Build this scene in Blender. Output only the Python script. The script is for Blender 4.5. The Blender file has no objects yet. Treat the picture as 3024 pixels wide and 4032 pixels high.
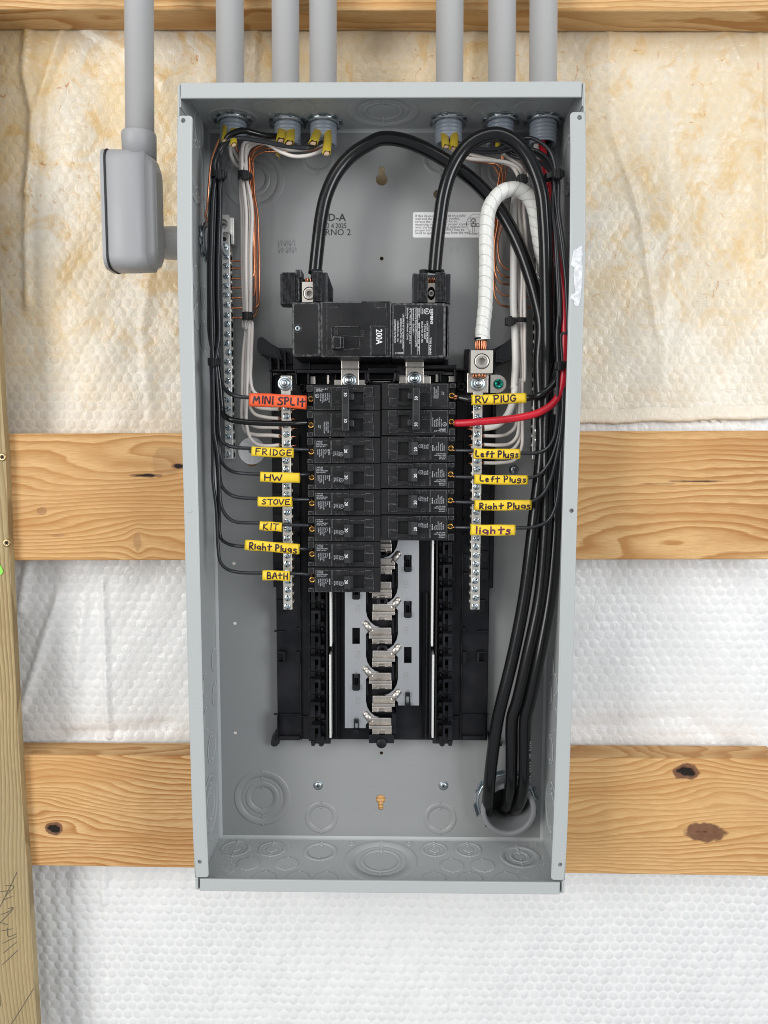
import bpy, math, random
import numpy as np
from mathutils import Vector, Matrix
from mathutils.geometry import tessellate_polygon
random.seed(7)
PI = math.pi
WORLD = .33
EXPO = 0.27
AREAS = [('left_added_lamp', (-2.1, -2.4, 2.0), (0, 0, 1.4), 1.3, 2.2, 56, (1, .985, .96)),  # added area lamp out of view, stands for no known doorway
         ('right_added_lamp', (2.3, -2.4, 1.9), (0, 0, 1.4), 1.2, 1.6, 44, (.95, .975, 1)),  # second unseen lamp, added to balance the left one
         ('high_added_lamp', (0, -2.4, 3.5), (0, 0, 1.3), 2.4, .9, 16, (1, .99, .97))]  # weak overhead lamp, added and kept out of the mirrored view
INS = [(.76,.705,.60), (.675,.635,.555), (.81,.81,.80), (.74,.743,.742)]
SC = bpy.context.scene
COL = SC.collection

# ------------------------------------------------------------------ camera
# place coordinates in millimetres: X right, Z up (0 = middle of the panel box), d = distance out from the back of the box
F_PX = 2942.63
CAM = np.array([12.30, 61.05, 794.4])
def rot(a, b, c):
    ca, sa, cb, sb, cc, sc = math.cos(a), math.sin(a), math.cos(b), math.sin(b), math.cos(c), math.sin(c)
    return (np.array([[cb,0,sb],[0,1,0],[-sb,0,cb]]) @ np.array([[1,0,0],[0,ca,-sa],[0,sa,ca]]) @ np.array([[cc,-sc,0],[sc,cc,0],[0,0,1]]))
RM = rot(-9.29e-2, 1.23e-2, 2.4e-3)
ZH = 1400.0
def W(x, z, d): return Vector((x*.001, -d*.001, (z+ZH)*.001))
cam = bpy.data.cameras.new('camera'); co = bpy.data.objects.new('camera', cam); COL.objects.link(co)
cam.sensor_fit = 'VERTICAL'; cam.sensor_height = 36; cam.sensor_width = 27
cam.lens = F_PX/4032*36; cam.clip_start = .02; cam.clip_end = 50
cols = [(RM[0,k], -RM[2,k], RM[1,k]) for k in range(3)]
m3 = Matrix(((cols[0][0],cols[1][0],cols[2][0]),(cols[0][1],cols[1][1],cols[2][1]),(cols[0][2],cols[1][2],cols[2][2])))
co.matrix_world = Matrix.Translation(W(*CAM)) @ m3.to_4x4()
SC.camera = co

# ------------------------------------------------------------------ light
w = bpy.data.worlds.new('World'); SC.world = w; w.use_nodes = True
bg = w.node_tree.nodes['Background']; bg.inputs[0].default_value = (.92, .96, 1, 1); bg.inputs[1].default_value = WORLD
def area(name, loc, target, sx, sy, power, colr):
    l = bpy.data.lights.new(name, 'AREA'); l.shape = 'RECTANGLE'; l.size = sx; l.size_y = sy; l.energy = power; l.color = colr
    o = bpy.data.objects.new(name, l); COL.objects.link(o); o.location = loc
    o.rotation_euler = (Vector(target)-Vector(loc)).to_track_quat('-Z', 'Y').to_euler()
    return o
for A in AREAS: area(*A)
SC.view_settings.view_transform = 'Standard'; SC.view_settings.look = 'None'
SC.view_settings.exposure = EXPO; SC.view_settings.gamma = 1

try: SC.cycles.pixel_filter_type = 'BLACKMAN_HARRIS'; SC.cycles.filter_width = 1.0
except Exception: pass

# ------------------------------------------------------------------ photo geometry -> place coordinates
def P(px, py, d):
    r = RM @ np.array([(px-1512)/F_PX, -(py-2016)/F_PX, -1.]); t = (d-CAM[2])/r[2]; q = CAM+t*r
    return (float(q[0]), float(q[1]), float(d))
def PZ(px, py, Z):
    r = RM @ np.array([(px-1512)/F_PX, -(py-2016)/F_PX, -1.]); t = (Z-CAM[1])/r[1]; q = CAM+t*r
    return (float(q[0]), float(Z), float(q[2]))
def PXX(px, py, X):
    r = RM @ np.array([(px-1512)/F_PX, -(py-2016)/F_PX, -1.]); t = (X-CAM[0])/r[0]; q = CAM+t*r
    return (float(X), float(q[1]), float(q[2]))
FR = {'s': (0,0,1), 'z1': (650,280,.5726), 'z2': (1500,280,.5424), 'z3': (700,1250,.52), 'z4': (1450,1250,.5425), 'zb': (1000,2050,.6028),
      'z8': (700,2900,.4822), 'z7': (1500,2800,.5124), 'zm': (1100,1000,.4822), 'zg': (700,750,.294), 'zr': (1850,850,.3843),
      'z9': (700,2350,.4518), 'z6': (1850,1900,.4523), 'zt': (1650,300,.422), 'zl': (700,300,.422), 'zc': (0,0,.6028)}
def fp(f, x, y):
    a = FR[f]; return a[0]+a[2]*x, a[1]+a[2]*y
def Q(f, x, y, d): return P(*fp(f, x, y), d)

# ------------------------------------------------------------------ mesh builder
_txt = {}
def text_shape(s, off=0.0):
    k = (s, off)
    if k in _txt: return _txt[k]
    c = bpy.data.curves.new('t', 'FONT'); c.body = s; c.size = 1; c.resolution_u = 2; c.offset = off
    o = bpy.data.objects.new('t', c); COL.objects.link(o)
    bpy.context.view_layer.update()
    me = bpy.data.meshes.new_from_object(o)
    vs = [(v.co.x, v.co.y) for v in me.vertices]; fs = [tuple(p.vertices) for p in me.polygons]
    bpy.data.objects.remove(o); bpy.data.curves.remove(c); bpy.data.meshes.remove(me)
    xs = [v[0] for v in vs] or [0]
    _txt[k] = (vs, fs, min(xs), max(xs)); return _txt[k]
def catmull(pts, seg=8):
    P0 = [np.array(p, float) for p in pts]
    if len(P0) == 2:
        return [P0[0]+(P0[1]-P0[0])*t for t in (0, .5, 1)]
    ext = [2*P0[0]-P0[1]]+P0+[2*P0[-1]-P0[-2]]; out = []
    for i in range(1, len(ext)-2):
        a, b, c, e = ext[i-1:i+3]
        t0 = 0.; t1 = t0+max(1e-6, np.linalg.norm(b-a))**.5; t2 = t1+max(1e-6, np.linalg.norm(c-b))**.5; t3 = t2+max(1e-6, np.linalg.norm(e-c))**.5
        n = max(2, min(seg, int(np.linalg.norm(c-b)/2.5)+2))
        for k in range(n):
            t = t1+(t2-t1)*k/n
            A1 = (t1-t)/(t1-t0)*a+(t-t0)/(t1-t0)*b; A2 = (t2-t)/(t2-t1)*b+(t-t1)/(t2-t1)*c; A3 = (t3-t)/(t3-t2)*c+(t-t2)/(t3-t2)*e
            B1 = (t2-t)/(t2-t0)*A1+(t-t0)/(t2-t0)*A2; B2 = (t3-t)/(t3-t1)*A2+(t-t1)/(t3-t1)*A3
            out.append((t2-t)/(t2-t1)*B1+(t-t1)/(t2-t1)*B2)
    out.append(P0[-1]); return out
def circ(cx, cz, r, n=24, a0=0): return [(cx+r*math.cos(a0+2*PI*k/n), cz+r*math.sin(a0+2*PI*k/n)) for k in range(n)]
def rrect(x0, x1, z0, z1, r, n=4):
    out = []
    for cx, cz, a in ((x1-r, z1-r, 0), (x0+r, z1-r, PI/2), (x0+r, z0+r, PI), (x1-r, z0+r, 1.5*PI)):
        out += [(cx+r*math.cos(a+PI/2*k/n), cz+r*math.sin(a+PI/2*k/n)) for k in range(n+1)]
    return out
class MB:
    def __init__(s): s.v = []; s.f = []; s.m = []; s.sm = []; s.T = None
    def add(s, vs, fs, mi=0, smooth=False):
        b = len(s.v)
        s.v += [tuple(s.T(v)) if s.T else tuple(v) for v in vs]
        for f in fs: s.f.append(tuple(b+i for i in f)); s.m.append(mi); s.sm.append(smooth)
        return s
    def box(s, x0, x1, z0, z1, d0, d1, ch=0, mi=0, mc=None, sides=True):
        if x0 > x1: x0, x1 = x1, x0
        if z0 > z1: z0, z1 = z1, z0
        mc = mi if mc is None else mc
        ch = min(ch, (x1-x0)*.45, (z1-z0)*.45, abs(d1-d0)*.9)
        if ch <= 0:
            vs = [(x0,z0,d0),(x1,z0,d0),(x1,z1,d0),(x0,z1,d0),(x0,z0,d1),(x1,z0,d1),(x1,z1,d1),(x0,z1,d1)]
            return s.add(vs, [(4,5,6,7),(3,2,1,0),(0,1,5,4),(1,2,6,5),(2,3,7,6),(3,0,4,7)], mi)
        c = ch; r = lambda k, d: [(x0+k+c*.6,z0+k,d),(x1-k-c*.6,z0+k,d),(x1-k,z0+k+c*.6,d),(x1-k,z1-k-c*.6,d),(x1-k-c*.6,z1-k,d),(x0+k+c*.6,z1-k,d),(x0+k,z1-k-c*.6,d),(x0+k,z0+k+c*.6,d)]
        vs = r(0,d0)+r(0,d1-c)+r(c*.35,d1-c*.3)+r(c,d1)
        s.add(vs, [tuple(range(24,32))], mi)
        b = len(s.v)-32
        def q(a, e, mm):
            for i in range(8): s.f.append((b+a+i, b+a+(i+1)%8, b+e+(i+1)%8, b+e+i)); s.m.append(mm); s.sm.append(False)
        q(0, 8, mi); q(8, 16, mc); q(16, 24, mc)
        s.f.append(tuple(b+i for i in range(7,-1,-1))); s.m.append(mi); s.sm.append(False)
        return s
    def prism(s, outer, d0, d1, holes=(), mi=0, ch=0, back=True):
        def area2(p): return sum(p[i][0]*p[(i+1)%len(p)][1]-p[(i+1)%len(p)][0]*p[i][1] for i in range(len(p)))
        if area2(outer) < 0: outer = outer[::-1]
        holes = [h[::-1] if area2(h) > 0 else h for h in holes]
        loops = [outer]+list(holes); flat = [p for l in loops for p in l]; n = len(flat)
        tris = tessellate_polygon([[Vector((p[0], p[1], 0)) for p in l] for l in loops])
        def ori(t):
            a, b, c = (flat[i] for i in t); k = (b[0]-a[0])*(c[1]-a[1])-(c[0]-a[0])*(b[1]-a[1])
            return t if k > 0 else (t[0], t[2], t[1])
        tris = [ori(tuple(t)) for t in tris]
        vs = [(x,z,d1) for x,z in flat]+[(x,z,d0) for x,z in flat]
        fs = list(tris)
        if back: fs += [(c+n,b+n,a+n) for a,b,c in tris]
        o = 0
        for l in loops:
            k = len(l)
            fs += [(o+n+i, o+n+(i+1)%k, o+(i+1)%k, o+i) for i in range(k)]; o += k
        return s.add(vs, fs, mi)
    def lathe(s, c, axis, prof, n=24, mi=0, smooth=True, close=False):
        """prof: list of (radius, distance along axis)"""
        ax = np.array(axis, float); ax /= np.linalg.norm(ax)
        u = np.cross(ax, (0,0,1) if abs(ax[2]) < .9 else (1,0,0)); u /= np.linalg.norm(u); v = np.cross(ax, u)
        c = np.array(c, float); vs = []; fs = []
        for r, h in prof:
            for k in range(n):
                a = 2*PI*k/n; vs.append(tuple(c+ax*h+r*(math.cos(a)*u+math.sin(a)*v)))
        for i in range(len(prof)-1):
            for k in range(n):
                fs.append((i*n+k, i*n+(k+1)%n, (i+1)*n+(k+1)%n, (i+1)*n+k))
        if close: fs.append(tuple(range((len(prof)-1)*n, len(prof)*n)))
        return s.add(vs, fs, mi, smooth)
    def tube(s, pts, r, n=10, seg=8, mi=0, caps=True, flat=None, raw=False):
        p = [np.array(q, float) for q in pts] if raw else catmull(pts, seg)
        m = len(p); tan = [p[min(i+1,m-1)]-p[max(i-1,0)] for i in range(m)]; tan = [t/max(1e-9,np.linalg.norm(t)) for t in tan]
        u = np.cross(tan[0], (0,0,1.)); 
        if np.linalg.norm(u) < .1: u = np.cross(tan[0], (0,1.,0))
        u /= np.linalg.norm(u); vs = []; fs = []
        for i in range(m):
            t = tan[i]; u = u-np.dot(u,t)*t; u /= max(1e-9,np.linalg.norm(u)); v = np.cross(t,u)
            rr = r(i/(m-1)) if callable(r) else r
            ra, rb = (rr, rr) if flat is None else (rr, rr*flat)
            for k in range(n):
                a = 2*PI*k/n; vs.append(tuple(p[i]+ra*math.cos(a)*u+rb*math.sin(a)*v))
        for i in range(m-1):
            for k in range(n): fs.append((i*n+k, i*n+(k+1)%n, (i+1)*n+(k+1)%n, (i+1)*n+k))
        s.add(vs, fs, mi, True)
        if caps:
            b = len(s.v)-m*n
            s.f.append(tuple(b+k for k in range(n-1,-1,-1))); s.m.append(mi); s.sm.append(False)
            s.f.append(tuple(b+(m-1)*n+k for k in range(n))); s.m.append(mi); s.sm.append(False)
        return s
    def disc(s, c, r, d, n=16, mi=0):
        return s.add([(c[0]+r*math.cos(2*PI*k/n), c[1]+r*math.sin(2*PI*k/n), d) for k in range(n)], [tuple(range(n))], mi)
    def text(s, t, size, x, z, d, rotd=0, align='L', sx=1, off=0.0, mi=0):
        vs, fs, a, b = text_shape(t, off); h = {'L': 0, 'C': -(a+b)/2, 'R': -b}[align]; ca, sa = math.cos(math.radians(rotd)), math.sin(math.radians(rotd))
        out = []
        for vx, vy in vs:
            X = (vx+h)*size*sx; Y = vy*size; out.append((x+X*ca-Y*sa, z+X*sa+Y*ca, d))
        return s.add(out, fs, mi)
    def build(s, name, mats, parent=None, org=None):
        """world-millimetre vertices; org = object origin (mm). children of a thing are stored relative to it"""
        if parent is not None: L = parent['_o'].to_list() if hasattr(parent['_o'],'to_list') else list(parent['_o'])
        elif org is not None: L = org
        else:
            a = np.array(s.v); L = [(a[:,0].min()+a[:,0].max())/2, a[:,1].min(), (a[:,2].min()+a[:,2].max())/2]
        me = bpy.data.meshes.new(name)
        me.from_pydata([((x-L[0])*.001, -(d-L[2])*.001, (z-L[1])*.001) for x,z,d in s.v], [], s.f)
        me.polygons.foreach_set('material_index', s.m); me.polygons.foreach_set('use_smooth', s.sm)
        for m in (mats if isinstance(mats,(list,tuple)) else [mats]): me.materials.append(m)
        o = bpy.data.objects.new(name, me); COL.objects.link(o)
        if parent is not None:
            o.parent = parent; o['_o'] = L
        else:
            o.location = W(*L); o['_o'] = L
        return o
def frame_at(c, xdir, updir):
    """transform taking local (x, y, h) to a plane at c: x along xdir, y along updir, h along their cross product"""
    c = np.array(c, float); x = np.array(xdir, float); y = np.array(updir, float); n = np.cross(x, y)
    return lambda v: tuple(c+v[0]*x+v[1]*y+v[2]*n)
def tag(o, label, cat, group=None, kind=None):
    o['label'] = label; o['category'] = cat
    if group: o['group'] = group
    if kind: o['kind'] = kind
    return o
def thing(name, label, cat, org=(0,0,0), group=None):
    o = bpy.data.objects.new(name, None); COL.objects.link(o); o.empty_display_size = .01
    o.location = W(*org); o['_o'] = list(org); return tag(o, label, cat, group)
def copy_tree(o, parent=None):
    c = o.copy(); COL.objects.link(c)
    if parent is not None: c.parent = parent
    for ch in list(o.children): copy_tree(ch, c)
    return c

# ------------------------------------------------------------------ materials
def mat(name, colr, rough=.5, metal=0, spec=.5, coat=0, bump=None, var=None, aniso=None, trans=None):
    m = bpy.data.materials.new(name); m.use_nodes = True; nt = m.node_tree; b = nt.nodes['Principled BSDF']
    b.inputs['Base Color'].default_value = (*colr, 1); b.inputs['Roughness'].default_value = rough; b.inputs['Metallic'].default_value = metal
    b.inputs['Specular IOR Level'].default_value = spec; b.inputs['Coat Weight'].default_value = coat; b.inputs['Coat Roughness'].default_value = .15
    if trans: b.inputs['Subsurface Weight'].default_value = trans; b.inputs['Subsurface Scale'].default_value = .002; b.inputs['Subsurface Radius'].default_value = (1,.8,.6)
    tc = nt.nodes.new('ShaderNodeTexCoord')
    def noise(scale, st=(1,1,1), det=4, out='Object'):
        mp = nt.nodes.new('ShaderNodeMapping'); mp.inputs['Scale'].default_value = st; nt.links.new(tc.outputs[out], mp.inputs[0])
        n = nt.nodes.new('ShaderNodeTexNoise'); n.inputs['Scale'].default_value = scale; n.inputs['Detail'].default_value = det; nt.links.new(mp.outputs[0], n.inputs['Vector']); return n
    if bump:   # (scale, stretch, strength, distance)
        n = noise(bump[0], bump[1]); bp = nt.nodes.new('ShaderNodeBump'); bp.inputs['Strength'].default_value = bump[2]; bp.inputs['Distance'].default_value = bump[3]
        nt.links.new(n.outputs['Fac'], bp.inputs['Height']); nt.links.new(bp.outputs[0], b.inputs['Normal'])
    if var:    # (scale, stretch, colour2, contrast, roughness change)
        n = noise(var[0], var[1], 6); r = nt.nodes.new('ShaderNodeMapRange'); r.inputs[1].default_value = .5-var[3]; r.inputs[2].default_value = .5+var[3]
        nt.links.new(n.outputs['Fac'], r.inputs[0])
        mx = nt.nodes.new('ShaderNodeMix'); mx.data_type = 'RGBA'; mx.inputs[6].default_value = (*colr,1); mx.inputs[7].default_value = (*var[2],1)
        nt.links.new(r.outputs[0], mx.inputs[0]); nt.links.new(mx.outputs[2], b.inputs['Base Color'])
        if len(var) > 4:
            r2 = nt.nodes.new('ShaderNodeMapRange'); r2.inputs[3].default_value = rough; r2.inputs[4].default_value = rough+var[4]
            nt.links.new(r.outputs[0], r2.inputs[0]); nt.links.new(r2.outputs[0], b.inputs['Roughness'])
    return m
M = {}
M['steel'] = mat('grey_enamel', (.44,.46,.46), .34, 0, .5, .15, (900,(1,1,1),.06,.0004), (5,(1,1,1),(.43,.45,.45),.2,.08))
M['steel_shaded'] = mat('grey_enamel_shaded', (.285,.29,.29), .36, 0, .45, 0, (1100,(1,1,1),.1,.0004), (9,(1,1,1),(.265,.27,.272),.2,.08))  # same enamel as the walls, shade inside the box put into its colour
M['pvc'] = mat('grey_pvc', (.47,.467,.467), .42, 0, .4, 0, (500,(1,1,.05),.05,.0005), (22,(1,1,.15),(.52,.515,.51),.25,.08))
M['pvc_blue'] = mat('grey_pvc_thread', (.33,.37,.43), .38, 0, .5)
M['pvc_dark'] = mat('grey_pvc_fitting', (.345,.35,.36), .42, 0, .4, 0, (700,(1,1,1),.08,.0004), (30,(1,1,1),(.34,.34,.35),.2,.08))
M['outlet'] = mat('grey_outlet', (.20,.205,.215), .45, 0, .4, 0, (700,(1,1,1),.1,.0004), (40,(1,1,1),(.24,.245,.25),.2,.1))
M['gasket'] = mat('black_gasket', (.018,.018,.016), .7)
M['zinc'] = mat('zinc_plate', (.62,.66,.68), .24, 1, .5, 0, (400,(1,1,1),.15,.0003), (120,(1,1,1),(.36,.42,.46),.15,.2))
M['zinc_screw'] = mat('zinc_screw', (.70,.76,.79), .2, 1, .5, 0, (300,(1,1,1),.3,.0004), (160,(1,1,1),(.30,.38,.44),.12,.25))
M['tin'] = mat('tin_plate', (.68,.63,.58), .34, 1, .5, 0, (900,(1,1,.05),.2,.0002), (60,(1,1,.1),(.42,.39,.36),.2,.12))
M['bus'] = mat('brushed_busbar', (.66,.665,.675), .38, 1, .5, 0, (1500,(1,1,.02),.3,.0002), (14,(1,1,.08),(.40,.415,.44),.12,.16))
M['alu'] = mat('aluminium', (.62,.595,.55), .42, 1, .5, 0, (800,(.1,1,1),.25,.0002), (60,(1,1,1),(.60,.56,.50),.2,.1))
M['bar'] = mat('terminal_bar_aluminium', (.78,.77,.74), .45, 1, .5, 0, (500,(1,1,1),.25,.0003), (90,(1,1,.3),(.58,.58,.56),.2,.15))
M['bar_dark'] = mat('terminal_bar_hole', (.11,.10,.09), .5, 1)
M['copper'] = mat('bare_copper', (.80,.36,.20), .25, 1, .5, 0, None, (70,(1,1,1),(.55,.22,.12),.2,.15))
M['brass'] = mat('brass', (.72,.44,.13), .35, 1)
M['green'] = mat('green_screw', (.0,.34,.25), .22, .75, .6, .4)
M['black_gloss'] = mat('black_cable_jacket', (.003,.0032,.0036), .14, 0, .45, 0, (160,(1,1,1),.12,.0006), (24,(1,1,.3),(.008,.008,.0085),.2,.1))
M['black_wire'] = mat('black_wire_insulation', (.02,.022,.026), .3, 0, .5, 0, (500,(1,1,1),.1,.0004))
M['white_wire'] = mat('white_wire_insulation', (.76,.71,.665), .4, 0, .5, 0, None, (20,(1,1,1),(.68,.63,.59),.2), None, .05)
M['white_thick'] = mat('bright_white_wire_insulation', (.82,.80,.76), .38, 0, .5)
M['red_wire'] = mat('red_wire_insulation', (.62,.012,.03), .3, 0, .5, 0, None, (30,(1,1,.2),(.42,.008,.02),.2))
M['yellow'] = mat('yellow_jacket', (.60,.46,.035), .42, 0, .4, 0, (300,(1,1,.2),.3,.0005), (60,(1,1,.3),(.48,.34,.03),.2))
M['paper'] = mat('brown_paper_filler', (.52,.36,.25), .8)
M['ylabel'] = mat('yellow_sleeve', (.86,.62,.035), .42, 0, .4, 0, (260,(1,1,1),.15,.0004), (80,(1,1,1),(.78,.52,.03),.2))
M['olabel'] = mat('orange_sleeve', (.84,.10,.03), .42, 0, .4, 0, (260,(1,1,1),.15,.0004), (80,(1,1,1),(.78,.13,.045),.2))
M['marker'] = mat('dark_marker_ink', (.022,.005,.012), .5)
M['marker2'] = mat('purple_marker_ink', (.10,.012,.06), .5)
M['plastic'] = mat('black_moulded_plastic', (.0055,.0055,.006), .36, 0, .32, 0, (600,(1,1,1),.12,.0003), (30,(1,1,1),(.013,.013,.014),.15,.12))
M['base'] = mat('black_base_plastic', (.004,.0045,.0065), .3, 0, .28, 0, (25,(1,1,1),.15,.002), (35,(1,1,1),(.011,.011,.014),.12,.2))
M['shiny'] = mat('glossy_black_plastic', (.005,.005,.006), .1, 0, .6)
M['breaker'] = mat('breaker_black', (.007,.0072,.0077), .42, 0, .28, 0, (500,(1,1,1),.2,.0003), (45,(1,1,1),(.013,.013,.014),.14,.12))
M['edge'] = mat('scuffed_black_edge', (.11,.11,.115), .5, 0, .4, 0, None, (300,(1,1,1),(.03,.03,.032),.06))
M['emboss'] = mat('embossed_black', (.05,.05,.052), .5)
M['toggle'] = mat('toggle_charcoal', (.021,.022,.024), .45, 0, .4, 0, (400,(1,1,1),.15,.0003))
M['plate'] = mat('black_label_plate', (.011,.0112,.012), .3, 0, .5)
M['cover'] = mat('lug_cover_charcoal', (.015,.018,.021), .5, 0, .35)
M['white_ink'] = mat('white_print', (.75,.76,.77), .6)
M['grey_ink'] = mat('fine_grey_print', (.60,.61,.65), .6)
M['black_ink'] = mat('black_print', (.02,.02,.02), .6)
M['sticker'] = mat('white_sticker', (.74,.735,.74), .4, 0, .4)
M['paint'] = mat('white_torn_paper', (.80,.81,.83), .8, 0, .3, 0, (350,(1,1,1),.8,.002), (260,(1,1,1),(.60,.62,.65),.12))
M['void'] = mat('dark_opening', (.01,.01,.01), .8)
M['pencil'] = mat('pencil_mark', (.10,.09,.07), .7)
M['dust'] = mat('drill_dust', (.66,.67,.66), .8)
M['lime'] = mat('lime_tag', (.25,.75,.08), .5)
M['blue'] = mat('blue_plastic', (.05,.12,.25), .4)
# white tape with a spiral wrap
def tape_mat():
    m = mat('white_tape', (.74,.74,.70), .38, 0, .4); nt = m.node_tree; b = nt.nodes['Principled BSDF']
    n = nt.nodes.new('ShaderNodeTexNoise'); n.inputs['Scale'].default_value = 60
    mx = nt.nodes.new('ShaderNodeMix'); mx.data_type = 'RGBA'; mx.inputs[6].default_value = (.78,.78,.75,1); mx.inputs[7].default_value = (.66,.66,.62,1)
    nt.links.new(n.outputs['Fac'], mx.inputs[0]); nt.links.new(mx.outputs[2], b.inputs['Base Color']); return m
M['tape'] = tape_mat()
M['tape_edge'] = mat('tape_edge_grey', (.50,.49,.45), .6)  # darker line along the edge of each tape turn

def wood_mat(name, axis, light, dark, knots, freq=115., tint=1.0, seed=0., wear=None, warp=.011):
    """pine: growth lines run along `axis` ('X' or 'Z', object coordinates in m) and bend around knots (a, b, ra, rb)"""
    m = bpy.data.materials.new(name); m.use_nodes = True; nt = m.node_tree; N = nt.nodes; L = nt.links; bs = N['Principled BSDF']
    tc = N.new('ShaderNodeTexCoord'); sp = N.new('ShaderNodeSeparateXYZ'); L.new(tc.outputs['Object'], sp.inputs[0])
    def mth(op, a, b=None, c=None):
        n = N.new('ShaderNodeMath'); n.operation = op
        for i, v in enumerate((a, b, c)):
            if v is None: continue
            if isinstance(v, (int, float)): n.inputs[i].default_value = v
            else: L.new(v, n.inputs[i])
        return n.outputs[0]
    def mixc(f, a, b):
        n = N.new('ShaderNodeMix'); n.data_type = 'RGBA'
        for i, v in ((0,f),(6,a),(7,b)):
            if isinstance(v, tuple): n.inputs[i].default_value = (*v,1)
            elif isinstance(v, float): n.inputs[i].default_value = v
            else: L.new(v, n.inputs[i])
        return n.outputs[2]
    A = sp.outputs['X'] if axis == 'X' else sp.outputs['Z']; B = sp.outputs['Z'] if axis == 'X' else sp.outputs['X']
    def noise(scale, st, det=3, off=0.):
        mp = N.new('ShaderNodeMapping'); mp.inputs['Scale'].default_value = st; mp.inputs['Location'].default_value = (seed+off, seed*2+off, seed*3)
        L.new(tc.outputs['Object'], mp.inputs[0]); n = N.new('ShaderNodeTexNoise'); n.inputs['Scale'].default_value = scale; n.inputs['Detail'].default_value = det
        L.new(mp.outputs[0], n.inputs['Vector']); return n.outputs['Fac']
    st = (1.6,6,6) if axis == 'X' else (6,6,1.6)
    f = mth('ADD', B, mth('MULTIPLY', mth('SUBTRACT', noise(1.6, st, 2), .5), warp*8))
    f = mth('ADD', f, mth('MULTIPLY', mth('SUBTRACT', noise(9, st, 3, 4.), .5), warp*.55))
    km = None; kd = None
    for (a, b, ra, rb, col, fill) in knots:
        u = mth('DIVIDE', mth('SUBTRACT', A, a), ra); v = mth('DIVIDE', mth('SUBTRACT', B, b), rb)
        wob = mth('MULTIPLY', mth('SUBTRACT', noise(70, (1,1,1), 4, a*9), .5), 1.25)
        q = mth('ADD', mth('SQRT', mth('ADD', mth('MULTIPLY', u, u), mth('MULTIPLY', v, v))), wob)
        q2 = mth('ADD', mth('MULTIPLY', mth('MULTIPLY', u, u), .16), mth('MULTIPLY', mth('MULTIPLY', v, v), .30))
        g = mth('MULTIPLY', v, mth('EXPONENT', mth('MULTIPLY', q2, -1)))
        f = mth('SUBTRACT', f, mth('MULTIPLY', g, rb*.9))
        k = mth('SMOOTH_MIN', mth('MAXIMUM', mth('MULTIPLY', mth('SUBTRACT', 1.12, q), 5), 0), 1, .05)
        core = mth('MINIMUM', mth('MAXIMUM', mth('MULTIPLY', mth('SUBTRACT', .25 if col < .5 else .95, mth('ADD', q, mth('MULTIPLY', noise(150,(1,1,1),2,a*3), .5))), 6), 0), 1)
        k = mth('MULTIPLY', k, fill); core = mth('MULTIPLY', core, min(1., fill*1.3))
        km = k if km is None else mth('MAXIMUM', km, k); kd = core if kd is None else mth('MAXIMUM', kd, core)
    ph = mth('MULTIPLY', f, freq)
    fr = mth('FRACT', ph)
    band = mth('POWER', fr, 1.7)                                   # early wood to a sharp late-wood line
    soft = mth('MINIMUM', mth('MULTIPLY', mth('SUBTRACT', 1, fr), 9), 1)
    band = mth('MULTIPLY', band, soft)
    amp = mth('ADD', mth('MULTIPLY', noise(3, st, 2, 9.), 2.1), .28)
    band = mth('MULTIPLY', band, amp)
    c = mixc(band, light, dark)
    fst = (3,60,60) if axis == 'X' else (60,60,3)
    c = mixc(mth('MULTIPLY', mth('POWER', noise(26, fst, 6, 2.), 1.6), 1.05), c, tuple(x*.72 for x in dark))
    big = noise(2.3, (1,1,1.5) if axis == 'X' else (1.5,1,1), 3, 5.)
    c = mixc(mth('MULTIPLY', mth('SUBTRACT', big, .42), 1.4 if wear is None else 2.4), c, tuple(a*b for a, b in zip(light, (.86,.74,.58))) if wear is None else wear)
    c = mixc(mth('MULTIPLY', mth('MAXIMUM', mth('SUBTRACT', noise(3.2, (1.2,11,11) if axis == 'X' else (11,11,1.2), 4, 7.), .5), 0), 2.6), c, tuple(x*1.05 for x in dark))
    if km is not None:
        kc = mixc(noise(120, (1,1,1), 3, 1.), (.13,.055,.028), (.25,.125,.065))
        c = mixc(km, c, kc); c = mixc(kd, c, (.012,.008,.006))
    L.new(c, bs.inputs['Base Color']); bs.inputs['Roughness'].default_value = .62; bs.inputs['Specular IOR Level'].default_value = .25
    bp = N.new('ShaderNodeBump'); bp.inputs['Strength'].default_value = .35; bp.inputs['Distance'].default_value = .0012
    hh = mth('ADD', mth('MULTIPLY', band, .6), mth('MULTIPLY', noise(60, fst, 4, 3.), .6))
    if kd is not None: hh = mth('SUBTRACT', hh, mth('MULTIPLY', kd, 3))
    L.new(hh, bp.inputs['Height']); L.new(bp.outputs[0], bs.inputs['Normal'])
    return m
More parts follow.
